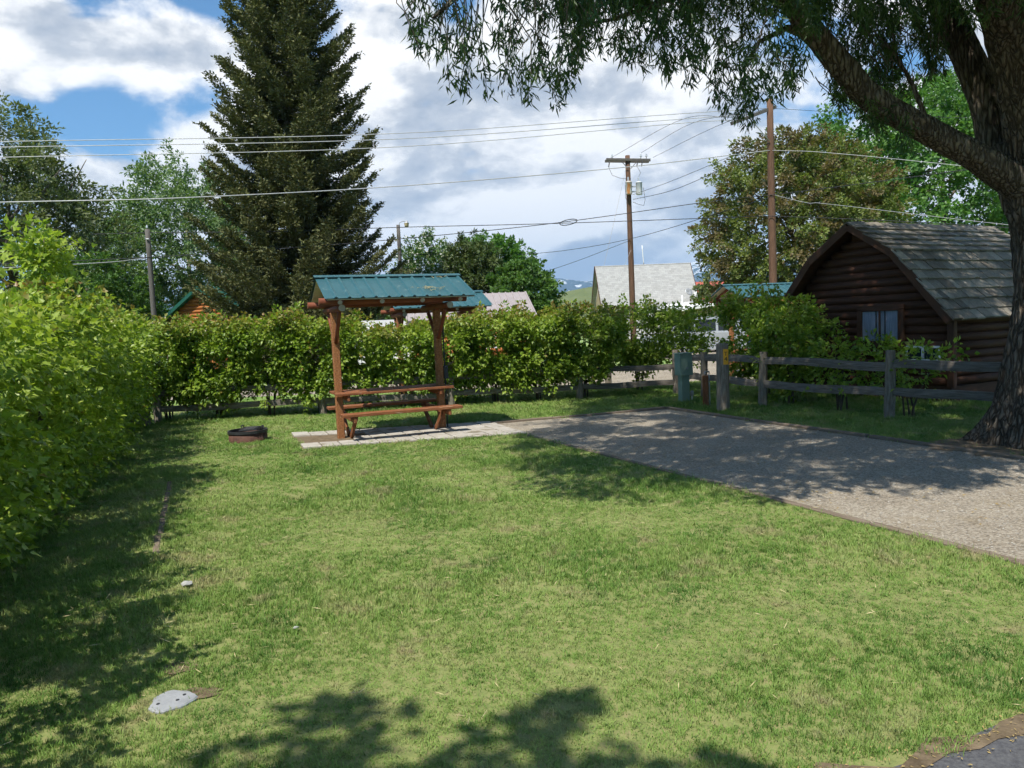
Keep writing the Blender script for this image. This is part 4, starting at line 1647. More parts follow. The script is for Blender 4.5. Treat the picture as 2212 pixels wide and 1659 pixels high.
def vehicle(label, loc, rot, cat, name, lower, upper, wd, paint, wheels, glass, group='parked vehicles behind the hedge'):
    """side outlines (x,z) of body and greenhouse, lofted over the width"""
    t = thing(name, label, cat, loc, rot, group)
    m = MB()
    hw = wd / 2
    L0 = [(x, -hw, z) for x, z in lower]
    n_ = len(lower)
    rows = [(-hw, .96), (-hw * .97, 1.0), (hw * .97, 1.0), (hw, .96)]
    zc = sum(z for x, z in lower) / n_
    xc = sum(x for x, z in lower) / n_
    vs_, fs = [], []
    for y, s in rows:
        for x, z in lower:
            vs_.append((xc + (x - xc) * (1 - (1 - s) * .5), y, zc + (z - zc) * s))
    for j in range(3):
        for i in range(n_):
            i2 = (i + 1) % n_
            fs.append((j * n_ + i, j * n_ + i2, (j + 1) * n_ + i2, (j + 1) * n_ + i))
    fs += [tuple(range(n_)), tuple(3 * n_ + i for i in range(n_ - 1, -1, -1))]
    m.add(vs_, fs)
    m.build('body', paint, t, False)
    # cabin tapering inwards to the roof
    m = MB()
    zt = max(z for x, z in upper)
    zb_ = min(z for x, z in upper)
    vs_, fs = [], []
    n2 = len(upper)
    for s in (-1, 1):
        for x, z in upper:
            k = (z - zb_) / (zt - zb_)
            vs_.append((x, s * (hw * .97 - .13 * k), z))
    for i in range(n2):
        i2 = (i + 1) % n2
        fs.append((i, i2, n2 + i2, n2 + i))
    fs += [tuple(range(n2)), tuple(n2 + i for i in range(n2 - 1, -1, -1))]
    m.add(vs_, fs)
    m.build('cab', paint, t)
    for (pts) in glass:
        for s in (-1, 1):
            m = MB()
            q = []
            for x, z in pts:
                k = (z - zb_) / (zt - zb_)
                q.append(Vector((x, s * (hw * .97 - .13 * k + .006), z)))
            m.prism(q, (0, 0, 0), (0, s * .008, 0))
            m.build('window', M['glass'], t)
    for x in wheels:
        for s in (-1, 1):
            wheel(t, x, s * (hw - .09), .36)
    xr = min(x for x, z in lower)
    for s in (-1, 1):
        m = MB()
        m.box(xr - .02, xr + .06, s * (hw - .14) - .07, s * (hw - .14) + .07, .82, 1.02)
        m.build('tail_light', M['red_lens'], t)
        m = MB()
        xf = max(x for x, z in lower)
        m.box(xf - .10, xf + .01, s * (hw - .2) - .13, s * (hw - .2) + .13, .68, .82)
        m.build('headlight', M['porcelain'], t)
    return t


suv_l = [(-2.3, .35), (-2.35, .6), (-2.3, 1.05), (1.0, 1.06), (2.1, .95), (2.32, .75), (2.32, .4), (2.1, .3), (-2.1, .3)]
suv_u = [(-2.2, 1.04), (-1.95, 1.66), (-1.6, 1.74), (.2, 1.72), (1.05, 1.05)]
suv_g = [[(-1.95, 1.12), (-1.75, 1.58), (-1.15, 1.60), (-1.15, 1.12)], [(-1.05, 1.12), (-1.05, 1.60), (-.2, 1.60), (-.2, 1.12)], [(-.1, 1.12), (-.1, 1.60), (.18, 1.60), (.80, 1.12)]]
q = AT(1490, 700, 33)
vehicle('silver parked car partly hidden by shrubs right of the fence corner', (q.x, 33, 0), R(168), 'car', 'parked_car', suv_l, suv_u, 1.85, M['silver'], (-1.4, 1.4), suv_g)
q = AT(1592, 700, 36)
vehicle('dark blue parked car glimpsed beside the silver car', (q.x, 36.5, 0), R(160), 'car', 'parked_car', suv_l, suv_u, 1.9, M['dark_blue'], (-1.4, 1.4), suv_g)
# white travel trailer seen through the hedge
q = AT(862, 712, 27)
tr = thing('travel_trailer', 'white travel trailer seen through the hedge under the shelter', 'trailer', (q.x, 29.0, 0), R(12), 'parked vehicles behind the hedge')
m = MB()
pr = [(-1.9, .5), (-2.0, .9), (-1.95, 1.9), (-1.7, 2.1), (1.7, 2.1), (2.0, 1.7), (2.1, .9), (1.9, .5)]
m.prism([(x, -1.05, z) for x, z in pr], (0, 0, 0), (0, 2.1, 0))
m.build('body', M['white'], tr)
for x in (-1.2, .2, 1.2):
    m = MB()
    m.box(x - .35, x + .35, -1.07, -1.045, 1.25, 1.75)
    wo = m.build('window', M['glass'], tr)
    board('frame', M['galv'], wo, (x - .38, -1.07, 1.23), (x + .38, -1.07, 1.23), .03, .04)
    board('frame', M['galv'], wo, (x - .38, -1.07, 1.77), (x + .38, -1.07, 1.77), .03, .04)
for x in (-.4, .4):
    for s in (-1, 1):
        wheel(tr, x, s * .95, .33)


# ------------------------------------------------------------------ utility poles
def pole_base(px_top, py_top, y):
    """pole top through a photograph point at distance y, foot on the ground below it"""
    p = AT(px_top, py_top, y)
    return Vector((p.x, p.y, 0)), p.z


POLE_GRP = 'wooden utility poles'


def pole_shaft(t, h, r0, r1, mat, lean=(0, 0)):
    m = MB()
    k = 8
    m.tube([(lean[0] * i / (k - 1), lean[1] * i / (k - 1), -.2 + (h + .2) * i / (k - 1)) for i in range(k)],
           [r0 + (r1 - r0) * i / (k - 1) for i in range(k)], 12, True, .05)
    return m.build('pole_shaft', mat, t, True)


def insulator(t, x, y, z, s=1.0):
    log('insulator_pin', M['black_steel'], t, (x, y, z), (x, y, z + .10 * s), .015, n=6, wob=0)
    m = MB()
    m.lathe([(.001, .07 * s), (.05 * s, .08 * s), (.05 * s, .12 * s), (.03 * s, .13 * s), (.045 * s, .16 * s), (.03 * s, .20 * s), (.001, .22 * s)], 10, (x, y, z))
    m.build('insulator', M['porcelain'], t, True)


b, h = pole_base(1357, 336, 38.0)
cp = thing('utility_pole', 'tall utility pole with double crossarm and two transformers', 'utility pole', b, R(6), POLE_GRP)
pole_shaft(cp, h, .16, .115, M['pole'], (-.04, 0))
for y in (-.14, .14):
    board('crossarm', M['pole_grey'], cp, (-1.15, y, h - .20 - .02 * (y > 0)), (1.08, y, h - .27 - .02 * (y > 0)), .10, .12)
for s in (-1, 1):
    board('arm_brace', M['pole_grey'], cp, (s * .42, -.20, h - .30), (s * .06, -.17, h - .68), .03, .04, up=(0, 1, 0))
for x in (-.86, .60, .88):
    insulator(cp, x, -.14, h - .19, 1.1)
for x in (-1.0, .42, .66):
    log('fuse_cutout', M['black_steel'], cp, (x, -.18, h - .32), (x - .06, -.22, h - .58), .03, n=6, wob=0)
for x, mt in ((-.10, 'rust_tank'), (.46, 'grey_tank')):
    m = MB()
    yy = -.30 if x < 0 else -.16
    m.lathe([(.001, 0), (.15, 0), (.155, .03), (.155, .56), (.17, .575), (.17, .60), (.10, .64), (.001, .65)], 18, (x, yy, h - 1.95))
    tk = m.build('transformer', M[mt], cp, True)
    m = MB()
    m.lathe([(.03, .64), (.05, .70), (.03, .74), (.05, .79), (.02, .84), (.001, .86)], 10, (x - .02, yy, h - 1.95))
    m.build('bushing', M['porcelain'], tk, True)
board('transformer_bracket', M['galv'], cp, (.05, -.14, h - 1.55), (.40, -.14, h - 1.55), .05, .06)
board('transformer_bracket', M['galv'], cp, (.05, -.14, h - 1.80), (.40, -.14, h - 1.80), .05, .06)
for pts in ([(-1.06, -.22, h - .6), (-.9, -.25, h - 1.0), (-.5, -.3, h - 1.16), (-.15, -.3, h - 1.2)],
            [(.38, -.22, h - .6), (.55, -.2, h - .9), (.45, -.16, h - 1.08)],
            [(.66, -.2, h - 1.6), (.74, -.2, h - 2.2), (.66, -.2, h - 2.5), (.45, -.2, h - 2.45), (.14, -.1, h - 2.3)],
            [(-.28, -.3, h - 1.5), (-.28, -.3, h - 2.1), (-.14, -.2, h - 2.35)]):
    m = MB()
    m.tube(pts, .010, 5)
    m.build('jumper_wire', M['cable'], cp)

b, h = pole_base(1664, 214, 30.0)
rpole = thing('utility_pole', 'tall reddish utility pole with one slanting crossarm among willow leaves', 'utility pole', b, 0, POLE_GRP)
pole_shaft(rpole, h, .17, .12, M['pole'], (-.02, 0))
a0, a1 = AT(1580, 267, 29.0) - b, AT(1675, 231, 30.2) - b
board('crossarm', M['pole_grey'], rpole, a0, a1, .11, .13)
log('arm_brace', M['galv'], rpole, a0.lerp(a1, .38) + Vector((0, -.08, -.05)), AT(1663, 305, 29.85) - b, .02, n=6, wob=0)
for f in (.06, .42, .85):
    p = a0.lerp(a1, f)
    insulator(rpole, p.x, p.y, p.z + .06)

b, h = pole_base(318, 495, 28.0)
lp = thing('utility_pole', 'thin grey utility pole rising above the left hedge', 'utility pole', b, 0, POLE_GRP)
pole_shaft(lp, h, .105, .085, M['pole_grey'], (0, 0))
insulator(lp, 0, 0, h - .02, .8)
log('wire_clamp', M['galv'], lp, (-.02, -.12, h - .38), (.1, -.12, h - .38), .03, n=6, wob=0)

b, h = pole_base(860, 486, 40.0)
lamp = thing('lamp_pole', 'dark pole with small hooded yard lamp above the shelter roof', 'lamp pole', b, 0, POLE_GRP)
pole_shaft(lamp, h, .12, .095, M['pole_grey'], (0, 0))
m = MB()
m.tube([(.02, -.05, h - .12), (.10, -.08, h + .10), (.28, -.1, h + .17), (.42, -.1, h + .14)], .018, 6)
m.build('lamp_arm', M['galv'], lamp)
m = MB()
m.lathe([(.001, .22), (.06, .20), (.08, .12), (.13, .10), (.13, .08)], 14, (.46, -.1, h - .02))
m.build('lamp_hood', M['galv'], lamp, True)
m = MB()
m.lathe([(.125, .08), (.11, -.06), (.08, -.14), (.001, -.15)], 14, (.46, -.1, h - .02))
m.build('lamp_lens', M['straw'], lamp, True)


# ------------------------------------------------------------------ overhead wires
def overhead(label, pts, r, mat, group='overhead wires'):
    P = [AT(px, py, y) for px, py, y in pts]
    # smooth through the points
    Q = []
    for i in range(len(P) - 1):
        p0, p1, p2, p3 = P[max(i - 1, 0)], P[i], P[i + 1], P[min(i + 2, len(P) - 1)]
        ch0, ch1 = (p2 - p0).length, (p3 - p1).length
        seg = (p2 - p1).length
        t1 = (p2 - p0) * (seg / max(ch0, 1e-6))
        t2 = (p3 - p1) * (seg / max(ch1, 1e-6))
        for k in range(8):
            s = k / 8
            Q.append((2 * s ** 3 - 3 * s ** 2 + 1) * p1 + (s ** 3 - 2 * s ** 2 + s) * t1 + (-2 * s ** 3 + 3 * s ** 2) * p2 + (s ** 3 - s ** 2) * t2)
    Q.append(P[-1])
    m = MB()
    m.tube(Q, r, 5)
    o = m.build('overhead_wire', mat, None, True, off=P[0], M=Matrix.Translation(P[0]))
    return tag(o, label, 'wire', group)


wi, ca = M['wire'], M['cable']
overhead('topmost of the three bare wires crossing the spruce', [(-300, 312, 22), (0, 306, 23.5), (864, 288, 27), (1466, 246, 29.5), (1652, 234, 30)], .013, wi)
overhead('middle of the three bare wires crossing the spruce', [(-300, 322, 22), (0, 318, 23.5), (864, 300, 27), (1450, 259, 29.5), (1620, 247, 29.6)], .013, wi)
overhead('lowest of the three parallel bare wires crossing the spruce', [(-300, 346, 22), (0, 340, 23.5), (864, 317, 27), (1498, 264, 29.2), (1586, 259, 29.1)], .013, wi)
overhead('thick bright single wire crossing the left trees and spruce', [(-300, 446, 21), (0, 437, 22.5), (378, 428, 24), (864, 402, 27), (1352, 361, 29), (1663, 325, 29.9)], .017, wi)
overhead('long black cable from left pole up to the reddish pole', [(-300, 582, 25), (0, 570, 26.5), (317, 556, 27.9), (594, 538, 28.5), (864, 516, 29), (1190, 483, 29.5), (1566, 431, 29.8), (1668, 421, 29.85), (2092, 366, 26), (2400, 320, 24)], .014, ca)
overhead('nearly level black cable from left pole through the looped splice', [(195, 506, 27.5), (317, 503, 28), (594, 500, 28.5), (864, 491, 29.5), (1190, 483, 29.8), (1566, 470, 29.9), (1664, 467, 29.85), (2003, 481, 27), (2300, 500, 25)], .014, ca)
overhead('pale service wire dropping left from the thin grey pole', [(-200, 590, 24), (0, 579, 25), (240, 566, 27), (317, 557, 27.95)], .013, wi)
overhead('left primary wire between transformer pole and reddish pole', [(1325, 338, 37.8), (1476, 257, 33), (1590, 254, 29.2)], .009, ca)
overhead('middle primary wire between transformer pole and reddish pole', [(1385, 330, 37.8), (1498, 265, 33.5), (1622, 246, 29.6)], .009, ca)
overhead('right primary wire between transformer pole and reddish pole', [(1411, 340, 37.8), (1547, 273, 33), (1655, 234, 30)], .009, ca)
overhead('upper secondary wire from below transformers to the reddish pole', [(1366, 421, 37.8), (1458, 388, 34.5), (1659, 303, 29.9)], .010, ca)
overhead('lower secondary wire from below transformers to the reddish pole', [(1368, 431, 37.8), (1458, 409, 34.5), (1566, 361, 32), (1661, 308, 29.9)], .012, ca)
overhead('sagging cable from lamp pole past the transformer pole', [(863, 549, 39.9), (1080, 551, 39), (1212, 542, 38.5), (1361, 516, 37.8), (1566, 456, 32.5), (1668, 425, 29.85)], .013, ca)
overhead('slanting cable rising from the mid trees to the transformer pole', [(1040, 632, 34), (1133, 601, 35.5), (1240, 566, 36.8), (1362, 519, 37.8)], .011, ca)
overhead('service wire falling right from reddish pole over the dark cabin', [(1672, 421, 29.85), (1748, 439, 28), (1764, 438, 28), (2190, 487, 22), (2400, 505, 20)], .008, wi)
overhead('thin wire leaving reddish pole top to the right, above the rest', [(1668, 234, 30), (1820, 243, 29), (2000, 252, 28), (2400, 262, 25)], .008, ca)
overhead('thin neutral wire leaving reddish pole to the right tree', [(1666, 325, 29.9), (1764, 328, 29), (2037, 354, 27), (2300, 385, 25)], .009, wi)
overhead('left guy wire sloping down from transformer pole over grey roof', [(1352, 364, 37.8), (1317, 521, 37), (1284, 662, 36.2)], .007, wi)
overhead('short guy wire from the pole middle down to the hedge', [(1363, 540, 37.8), (1338, 600, 37), (1312, 668, 36.4)], .006, wi)
lo = MB()
c0 = AT(1228, 480, 29.6)
lo.tube([c0 + Vector((math.cos(a) * .34, 0, math.sin(a) * .10 + math.cos(a) * .05)) for a in [k * math.pi / 10 for k in range(20)]] + [c0 + Vector((.34, 0, .05))], .016, 6)
tag(lo.build('cable_loop', ca, None, True, off=c0, M=Matrix.Translation(c0)), 'black oval coil of spare cable hanging mid span', 'cable loop')


# ------------------------------------------------------------------ spruce
def spruce(label, base, height, r_base, seed):
    r = random.Random(seed)
    base = Vector(base)
    root = thing('spruce_tree', label, 'tree', base)
    m = MB()
    m.tube([(0, 0, -.2), (0, 0, height * .3), (.05, 0, height * .65), (0, 0, height)], [.36, .28, .15, .02], 12, True, .06)
    m.build('trunk', M['trunk_grey'], root, True)
    Pn, Dn, Nn, Ln, Wn, Tn = [], [], [], [], [], []
    br = MB()
    z = 1.0
    while z < height - .3:
        q = z / height
        rad = r_base * (1 - q) ** 0.78 * (0.98 if z > 3 else .85)
        nb = 11 if q < .5 else 8
        a0_ = r.uniform(0, 6.28)
        for k in range(nb):
            an = a0_ + k * 2 * math.pi / nb + r.uniform(-.30, .30)
            L = rad * r.choice((.55, .72, .85, .95, 1.0, 1.06, 1.16))
            zz_ = z + r.uniform(-.2, .2)
            droop = .40 * (1 - q) + .02
            d2 = Vector((math.cos(an), math.sin(an), 0))
            s2_ = Vector((-math.sin(an), math.cos(an), 0))
            pts = []
            for i in range(7):
                f = i / 6
                dz = -droop * L * math.sin(f * math.pi * .75) * .62 + L * (.24 + .12 * q) * f ** 2.6 + (.24 * L * f * q)
                pts.append(d2 * (L * f) + Vector((0, 0, zz_ + dz)))
            br.tube(pts[:6], [.045 * (1 - .8 * i / 5) * (1 - .5 * q) for i in range(6)], 5, False)
            nc = max(8, int(L * 13))
            for i in range(nc):
                f = .15 + .85 * (i + r.random()) / nc
                j = min(5, int(f * 6))
                c = pts[j].lerp(pts[j + 1], f * 6 - j)
                tg = (pts[j + 1] - pts[j]).normalized()
                clump_t = r.random()
                for side in (-1, 1, 0):
                    bl_ = (.26 + .50 * (1 - f)) * min(1, L / 2.2) * r.uniform(.6, 1.25) + .08
                    o = (tg * .7 + s2_ * side * .95 + Vector((0, 0, -.35 + .25 * r.random()))).normalized()
                    n2 = 8
                    for e in range(n2):
                        p = c + o * bl_ * ((e + r.random()) / n2) + Vector((r.gauss(0, .04), r.gauss(0, .04), r.gauss(0, .03)))
                        Pn.append(p)
                        Dn.append(o * .7 + Vector((r.gauss(0, .6), r.gauss(0, .6), r.gauss(.15, .45))))
                        Nn.append((r.gauss(0, .8), r.gauss(0, .8), 1))
                        Ln.append(r.uniform(.10, .19))
                        Wn.append(r.uniform(.05, .085))
                        Tn.append(min(1, max(0, .55 * clump_t + .25 * f + .25 * r.random())))
        z += .41 if q < .6 else .34
    br.build('branches', M['trunk_grey'], root)['kind'] = 'stuff'
    foliage('crown', leaf_mesh('crown', np.array(Pn), np.array(Dn), np.array(Nn), np.array(Ln), np.array(Wn), np.array(Tn), fold=.3), M['spruce'], root)
    return root


sb = AT(655, 700, 31.0)
spruce('tall dark olive spruce towering behind the shelter, its top out of frame', (sb.x, sb.y, 0), 23.5, 4.35, 4)

# ------------------------------------------------------------------ broadleaf trees beyond
TG = 'trees beyond the hedge'


def foot(px, y):
    p = AT(px, 700, y)
    return (p.x, y, 0)


tree('tree', 'big loose olive green tree at the far left edge', 'tree', foot(40, 34), 12, (0, 0, 6.6), (4.3, 3.6, 5.4), M['leaf_olive'], M['trunk_grey'], 1035, 52, 0.190, 0.098, .30, TG, 21, clump=.9, amp=.34, hollow=.35)
tree('tree', 'pale green poplar like tree with pale limbs left of the spruce', 'tree', foot(415, 45), 12, (0, 0, 6.2), (5.2, 4, 5.4), M['leaf_pale'], M['trunk_pale'], 1092, 52, 0.202, 0.115, .26, TG, 22, clump=1.0, amp=.30, limbs=10, fork=.08)
tree('tree', 'dark green rounded bushy tree under the far left tree', 'tree', foot(190, 29), 5, (0, 0, 2.6), (1.9, 1.6, 2.4), M['leaf_deep'], M['trunk_grey'], 482, 49, 0.146, 0.103, .12, TG, 23, clump=.55, limbs=4)
tree('tree', 'dark green broad bush between left pole and cabin', 'tree', foot(268, 38), 4.4, (0, 0, 2.3), (2.0, 1.8, 2.2), M['leaf_deep'], M['trunk_grey'], 436, 49, 0.157, 0.103, .12, TG, 24, clump=.6, limbs=4)
tree('tree', 'white blossoming tree right of the lamp pole', 'tree', foot(930, 42), 6.4, (0, 0, 3.9), (2.1, 1.8, 2.8), M['leaf_deep'], M['trunk_grey'], 482, 49, 0.146, 0.092, .13, TG, 25, clump=.6, limbs=5, extra=(M['blossom'], .16, .12))
tree('tree', 'small dark conifer behind the lamp pole', 'tree', foot(880, 46), 5.2, (0, 0, 3.0), (1.1, 1.0, 2.4), M['leaf_juniper'], M['trunk_grey'], 276, 45, 0.168, 0.057, .10, TG, 26, clump=.5, limbs=3)
tree('tree', 'upright dark olive juniper in the middle tree group', 'tree', foot(1008, 38), 5.8, (0, 0, 3.2), (1.0, .9, 2.9), M['leaf_juniper'], M['trunk_grey'], 379, 49, 0.168, 0.069, .12, TG, 27, clump=.45, amp=.16, limbs=3)
tree('tree', 'second upright juniper, rounder, before the green maple', 'tree', foot(1052, 37), 5.5, (0, 0, 3.0), (.9, .9, 2.6), M['leaf_juniper'], M['trunk_grey'], 322, 49, 0.168, 0.069, .12, TG, 28, clump=.45, amp=.16, limbs=3)
tree('tree', 'fresh green maple behind the grey brown cabin roof', 'tree', foot(1075, 40), 6, (0, 0, 3.8), (2.2, 1.8, 2.4), M['leaf_fresh'], M['trunk_grey'], 482, 49, 0.168, 0.127, .13, TG, 29, clump=.6, limbs=5)
tree('tree', 'low green maple in front of the snowy mountain', 'tree', foot(1135, 35), 4.6, (0, 0, 2.7), (1.45, 1.4, 1.9), M['leaf_deep'], M['trunk_grey'], 390, 49, 0.157, 0.127, .11, TG, 30, clump=.5, limbs=5)
tree('tree', 'large green and brownish chestnut tree behind the reddish pole', 'tree', foot(1735, 38), 11, (0, 0, 5.5), (4.25, 4, 5.1), M['leaf_chestnut'], M['trunk_grey'], 1500, 66, 0.155, 0.115, .28, TG, 31, clump=.8, amp=.16, hollow=.45)
tree('tree', 'tall fresh green tree at right behind the willow trunk', 'tree', foot(2035, 47), 16, (0, 0, 9.0), (7.2, 5, 7.6), M['leaf_fresh'], M['trunk_grey'], 1700, 52, 0.23, 0.17, .26, TG, 32, clump=1.1, amp=.24, hollow=.4)
tree('tree', 'small leafy treetop left of the red roof', 'tree', foot(1534, 52), 4.2, (0, 0, 2.6), (.9, .8, 2.0), M['leaf_olive'], M['trunk_grey'], 149, 42, 0.168, 0.103, .08, TG, 33, clump=.45, limbs=3)
tree('tree', 'green tree low behind the spruce foot', 'tree', foot(560, 40), 5, (0, 0, 2.6), (2.8, 2, 2.6), M['leaf_deep'], M['trunk_grey'], 482, 49, 0.168, 0.115, .12, TG, 34, clump=.6, limbs=4)
tree('tree', 'dark green tree low between spruce and blossoming tree', 'tree', foot(760, 42), 4.5, (0, 0, 2.3), (2.6, 2, 2.3), M['leaf_deep'], M['trunk_grey'], 436, 49, 0.168, 0.115, .12, TG, 35, clump=.6, limbs=4)

# ------------------------------------------------------------------ hedges
HG = 'hedge shrubs round the site'
lax = [Vector(p) for p in ((-3.45, 3.3, 0), (-4.50, 6.0, 0), (-5.38, 8.4, 0), (-6.50, 11.3, 0), (-7.75, 14.6, 0))]


def along(pts, f):
    ln = [(pts[i + 1] - pts[i]).length for i in range(len(pts) - 1)]
    s = f * sum(ln)
    for i, l_ in enumerate(ln):
        if s <= l_ or i == len(ln) - 1:
            return pts[i].lerp(pts[i + 1], s / l_), math.atan2((pts[i + 1] - pts[i]).y, (pts[i + 1] - pts[i]).x)
        s -= l_


lab_l = ['nearest shrub of the left hedge, cut by the frame edge', 'second shrub from the camera in the left hedge',
         'third shrub from the camera in the left hedge', 'left hedge shrub with a tall leafy sprout above the rest', 'middle shrub of the left hedge, casting shade on the kerb strip',
         'left hedge shrub just past the middle, reddish tips', 'left hedge shrub third from the far corner', 'left hedge shrub next to the far corner one', 'corner shrub where left hedge meets back hedge']
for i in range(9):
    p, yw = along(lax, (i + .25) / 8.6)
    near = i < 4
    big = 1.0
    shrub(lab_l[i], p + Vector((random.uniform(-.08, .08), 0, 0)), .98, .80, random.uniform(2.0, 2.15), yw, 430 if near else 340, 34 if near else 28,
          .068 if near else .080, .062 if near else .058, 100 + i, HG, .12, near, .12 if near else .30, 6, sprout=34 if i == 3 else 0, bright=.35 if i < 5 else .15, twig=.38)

for k, (x_, y_) in enumerate(((-3.02, 2.05), (-2.78, .85))):
    shrub(['shrub of the left hedge level with the camera, outside the frame, shading the near lawn', 'last shrub of the left hedge beside the asphalt, outside the frame'][k], (x_, y_, 0), .95, .78, 2.1, 1.75, 260, 26, .085, .07, 140 + k, HG, .12, False, .1, 5, twig=.36)
lab_b = ['leftmost shrub of the back hedge', 'second shrub from the left in the back hedge', 'back hedge shrub above the fire ring', 'back hedge shrub just left of the shelter',
         'low gappy hedge shrub behind the left shelter post', 'thin low hedge shrub seen between the shelter posts', 'hedge shrub behind the right shelter post', 'back hedge shrub right of the shelter, bright green',
         'back hedge shrub left of the lone fence post', 'last bright shrub of the back hedge before the dark one']
fs_ = [.015, .105, .20, .295, .375, .455, .54, .635, .725, .815]
hs_ = [1.98, 1.93, 1.98, 1.95, 1.72, 1.64, 1.84, 1.88, 1.94, 1.90]
bn = Vector((-bdir.y, bdir.x, 0)).normalized()
byaw = math.atan2(bdir.y, bdir.x)
for i in range(10):
    p = bl(fs_[i]) + bn * .32
    gap = i in (4, 5)
    shrub(lab_b[i], p, .80, .70, hs_[i], byaw, 170 if gap else 400, 28, .088, .064, 200 + i, HG, .42 if not gap else .5, False, .36, 5, sparse=gap, twig=.34)
shrub('dark shaded shrub standing alone left of the green pedestal', G(1382, 843), .66, .58, 1.98, byaw, 270, 26, .085, .06, 231, HG, .45, False, .12, 6, sparse=True, twig=.34)
shrub('thin open shrub behind the green pedestal', CORNER + Vector((.35, .45, 0)), .55, .45, 1.95, 0, 110, 24, .085, .06, 232, HG, .7, False, .12, 4, sparse=True, twig=.34)
rdir = (RF[3] - RF[2])
ryaw = math.atan2(rdir.y, rdir.x)
rn = Vector((-rdir.y, rdir.x, 0)).normalized()
if rn.x < 0:
    rn = -rn
shrub('dense shrub behind the T4 post', G(1590, 868) + rn * .75, .80, .66, 2.12, ryaw, 270, 26, .085, .062, 233, HG, .35, False, .22, 5, twig=.34)
shrub('dense shrub against the dark cabin gable', RF[2] + rn * .60 + rdir * .04, .62, .55, 1.72, ryaw, 190, 26, .085, .062, 234, HG, .35, False, .12, 5, twig=.34)
shrub('low straggly shrub below the curtained cabin window', RF[2] + rn * .42 + rdir * .55, .80, .38, 1.18, ryaw, 46, 22, .085, .06, 235, HG, .45, False, .05, 5, sparse=True, twig=.34)
shrub('low straggly shrub at the fence post before the cabin', RF[3] + rn * .40 + rdir * .02, .65, .32, 1.05, ryaw, 28, 22, .085, .06, 236, HG, .45, False, .05, 4, sparse=True, twig=.34)

# ------------------------------------------------------------------ willow
wb = G(2240, 962)
wl = thing('willow_tree', 'old willow with furrowed leaning trunk and drooping narrow leaves at the right', 'tree', wb)
WOFF = Vector(wb)


def limb_mesh(px_pts, rads, n, seed, furrow=.10, flare=None):
    P = [AT(*p) for p in px_pts]
    m = MB()
    # resample
    Q, Rr = [], []
    for i in range(len(P) - 1):
        K = 10
        for k in range(K):
            s = k / K
            p0, p1, p2, p3 = P[max(i - 1, 0)], P[i], P[i + 1], P[min(i + 2, len(P) - 1)]
            Q.append(.5 * ((2 * p1) + (-p0 + p2) * s + (2 * p0 - 5 * p1 + 4 * p2 - p3) * s * s + (-p0 + 3 * p1 - 3 * p2 + p3) * s ** 3))
            Rr.append(rads[i] + (rads[i + 1] - rads[i]) * s)
    Q.append(P[-1])
    Rr.append(rads[-1])
    t0 = (Q[1] - Q[0]).normalized()
    a = t0.orthogonal().normalized()
    vs_, fs = [], []
    rr = random.Random(seed)
    ph = [rr.uniform(0, 6.28) for _ in range(8)]
    for i, p in enumerate(Q):
        t = (Q[min(i + 1, len(Q) - 1)] - Q[max(i - 1, 0)]).normalized()
        a = (a - t * a.dot(t)).normalized()
        b_ = t.cross(a)
        for k in range(n):
            an = 2 * math.pi * k / n
            f = .45 * math.sin(an * 7 + ph[0] + i * .13) + .35 * math.sin(an * 13 + ph[1] - i * .21) + .3 * math.sin(an * 19 + ph[2] + i * .37) + .35 * rr.uniform(-1, 1)
            f += .5 * math.sin(an * 3 + ph[3] + i * .05)
            rad = Rr[i] * (1 + furrow * f)
            if flare:
                zf = max(0.0, 1 - (p.z) / flare[0])
                rad *= 1 + flare[1] * zf ** 2 * (1 + .5 * math.sin(an * 5 + ph[4]))
            vs_.append(p + (a * math.cos(an) + b_ * math.sin(an)) * rad)
    for i in range(len(Q) - 1):
        for k in range(n):
            k2 = (k + 1) % n
            fs.append((i * n + k, i * n + k2, (i + 1) * n + k2, (i + 1) * n + k))
    fs.append(tuple((len(Q) - 1) * n + k for k in range(n)))
    m.add(vs_, fs)
    return m


limb_mesh([(2248, 985, 8.85), (2252, 900, 8.85), (2262, 780, 8.87), (2275, 640, 8.9), (2272, 500, 8.9), (2240, 380, 8.85), (2222, 290, 8.8)], [.52, .48, .43, .40, .40, .40, .34], 84, 3, .085, (.75, .42)).build('trunk', M['bark'], wl, True, off=WOFF)
limb_mesh([(2255, 430, 8.88), (2184, 385, 8.7), (2109, 339, 8.55), (2013, 288, 8.35), (1884, 215, 8.1), (1828, 155, 8.0), (1773, 90, 7.9), (1739, 50, 7.8), (1690, -20, 7.6), (1600, -90, 7.2)], [.24, .18, .148, .138, .132, .126, .115, .108, .10, .08], 30, 5, .07).build('limb', M['bark'], wl, True, off=WOFF)
limb_mesh([(2225, 400, 8.95), (2162, 324, 9.1), (2136, 238, 9.2), (2105, 153, 9.3), (2068, 75, 9.4), (2037, 10, 9.5), (2000, -70, 9.6), (1930, -170, 9.6)], [.24, .19, .17, .165, .165, .16, .15, .12], 30, 6, .07).build('limb', M['bark'], wl, True, off=WOFF)
limb_mesh([(2245, 380, 8.85), (2226, 307, 8.7), (2206, 204, 8.55), (2184, 102, 8.4), (2160, 10, 8.2), (2120, -90, 8.0), (2050, -230, 7.6)], [.30, .25, .22, .21, .20, .18, .14], 30, 7, .07).build('limb', M['bark'], wl, True, off=WOFF)


def thin_limb(px_pts, r0, r1, name='branch'):
    P = [AT(*p) - WOFF for p in px_pts]
    m = MB()
    k = len(P)
    m.tube(P, [r0 + (r1 - r0) * i / (k - 1) for i in range(k)], 8, True, .12)
    return m.build(name, M['bark'], wl, True)


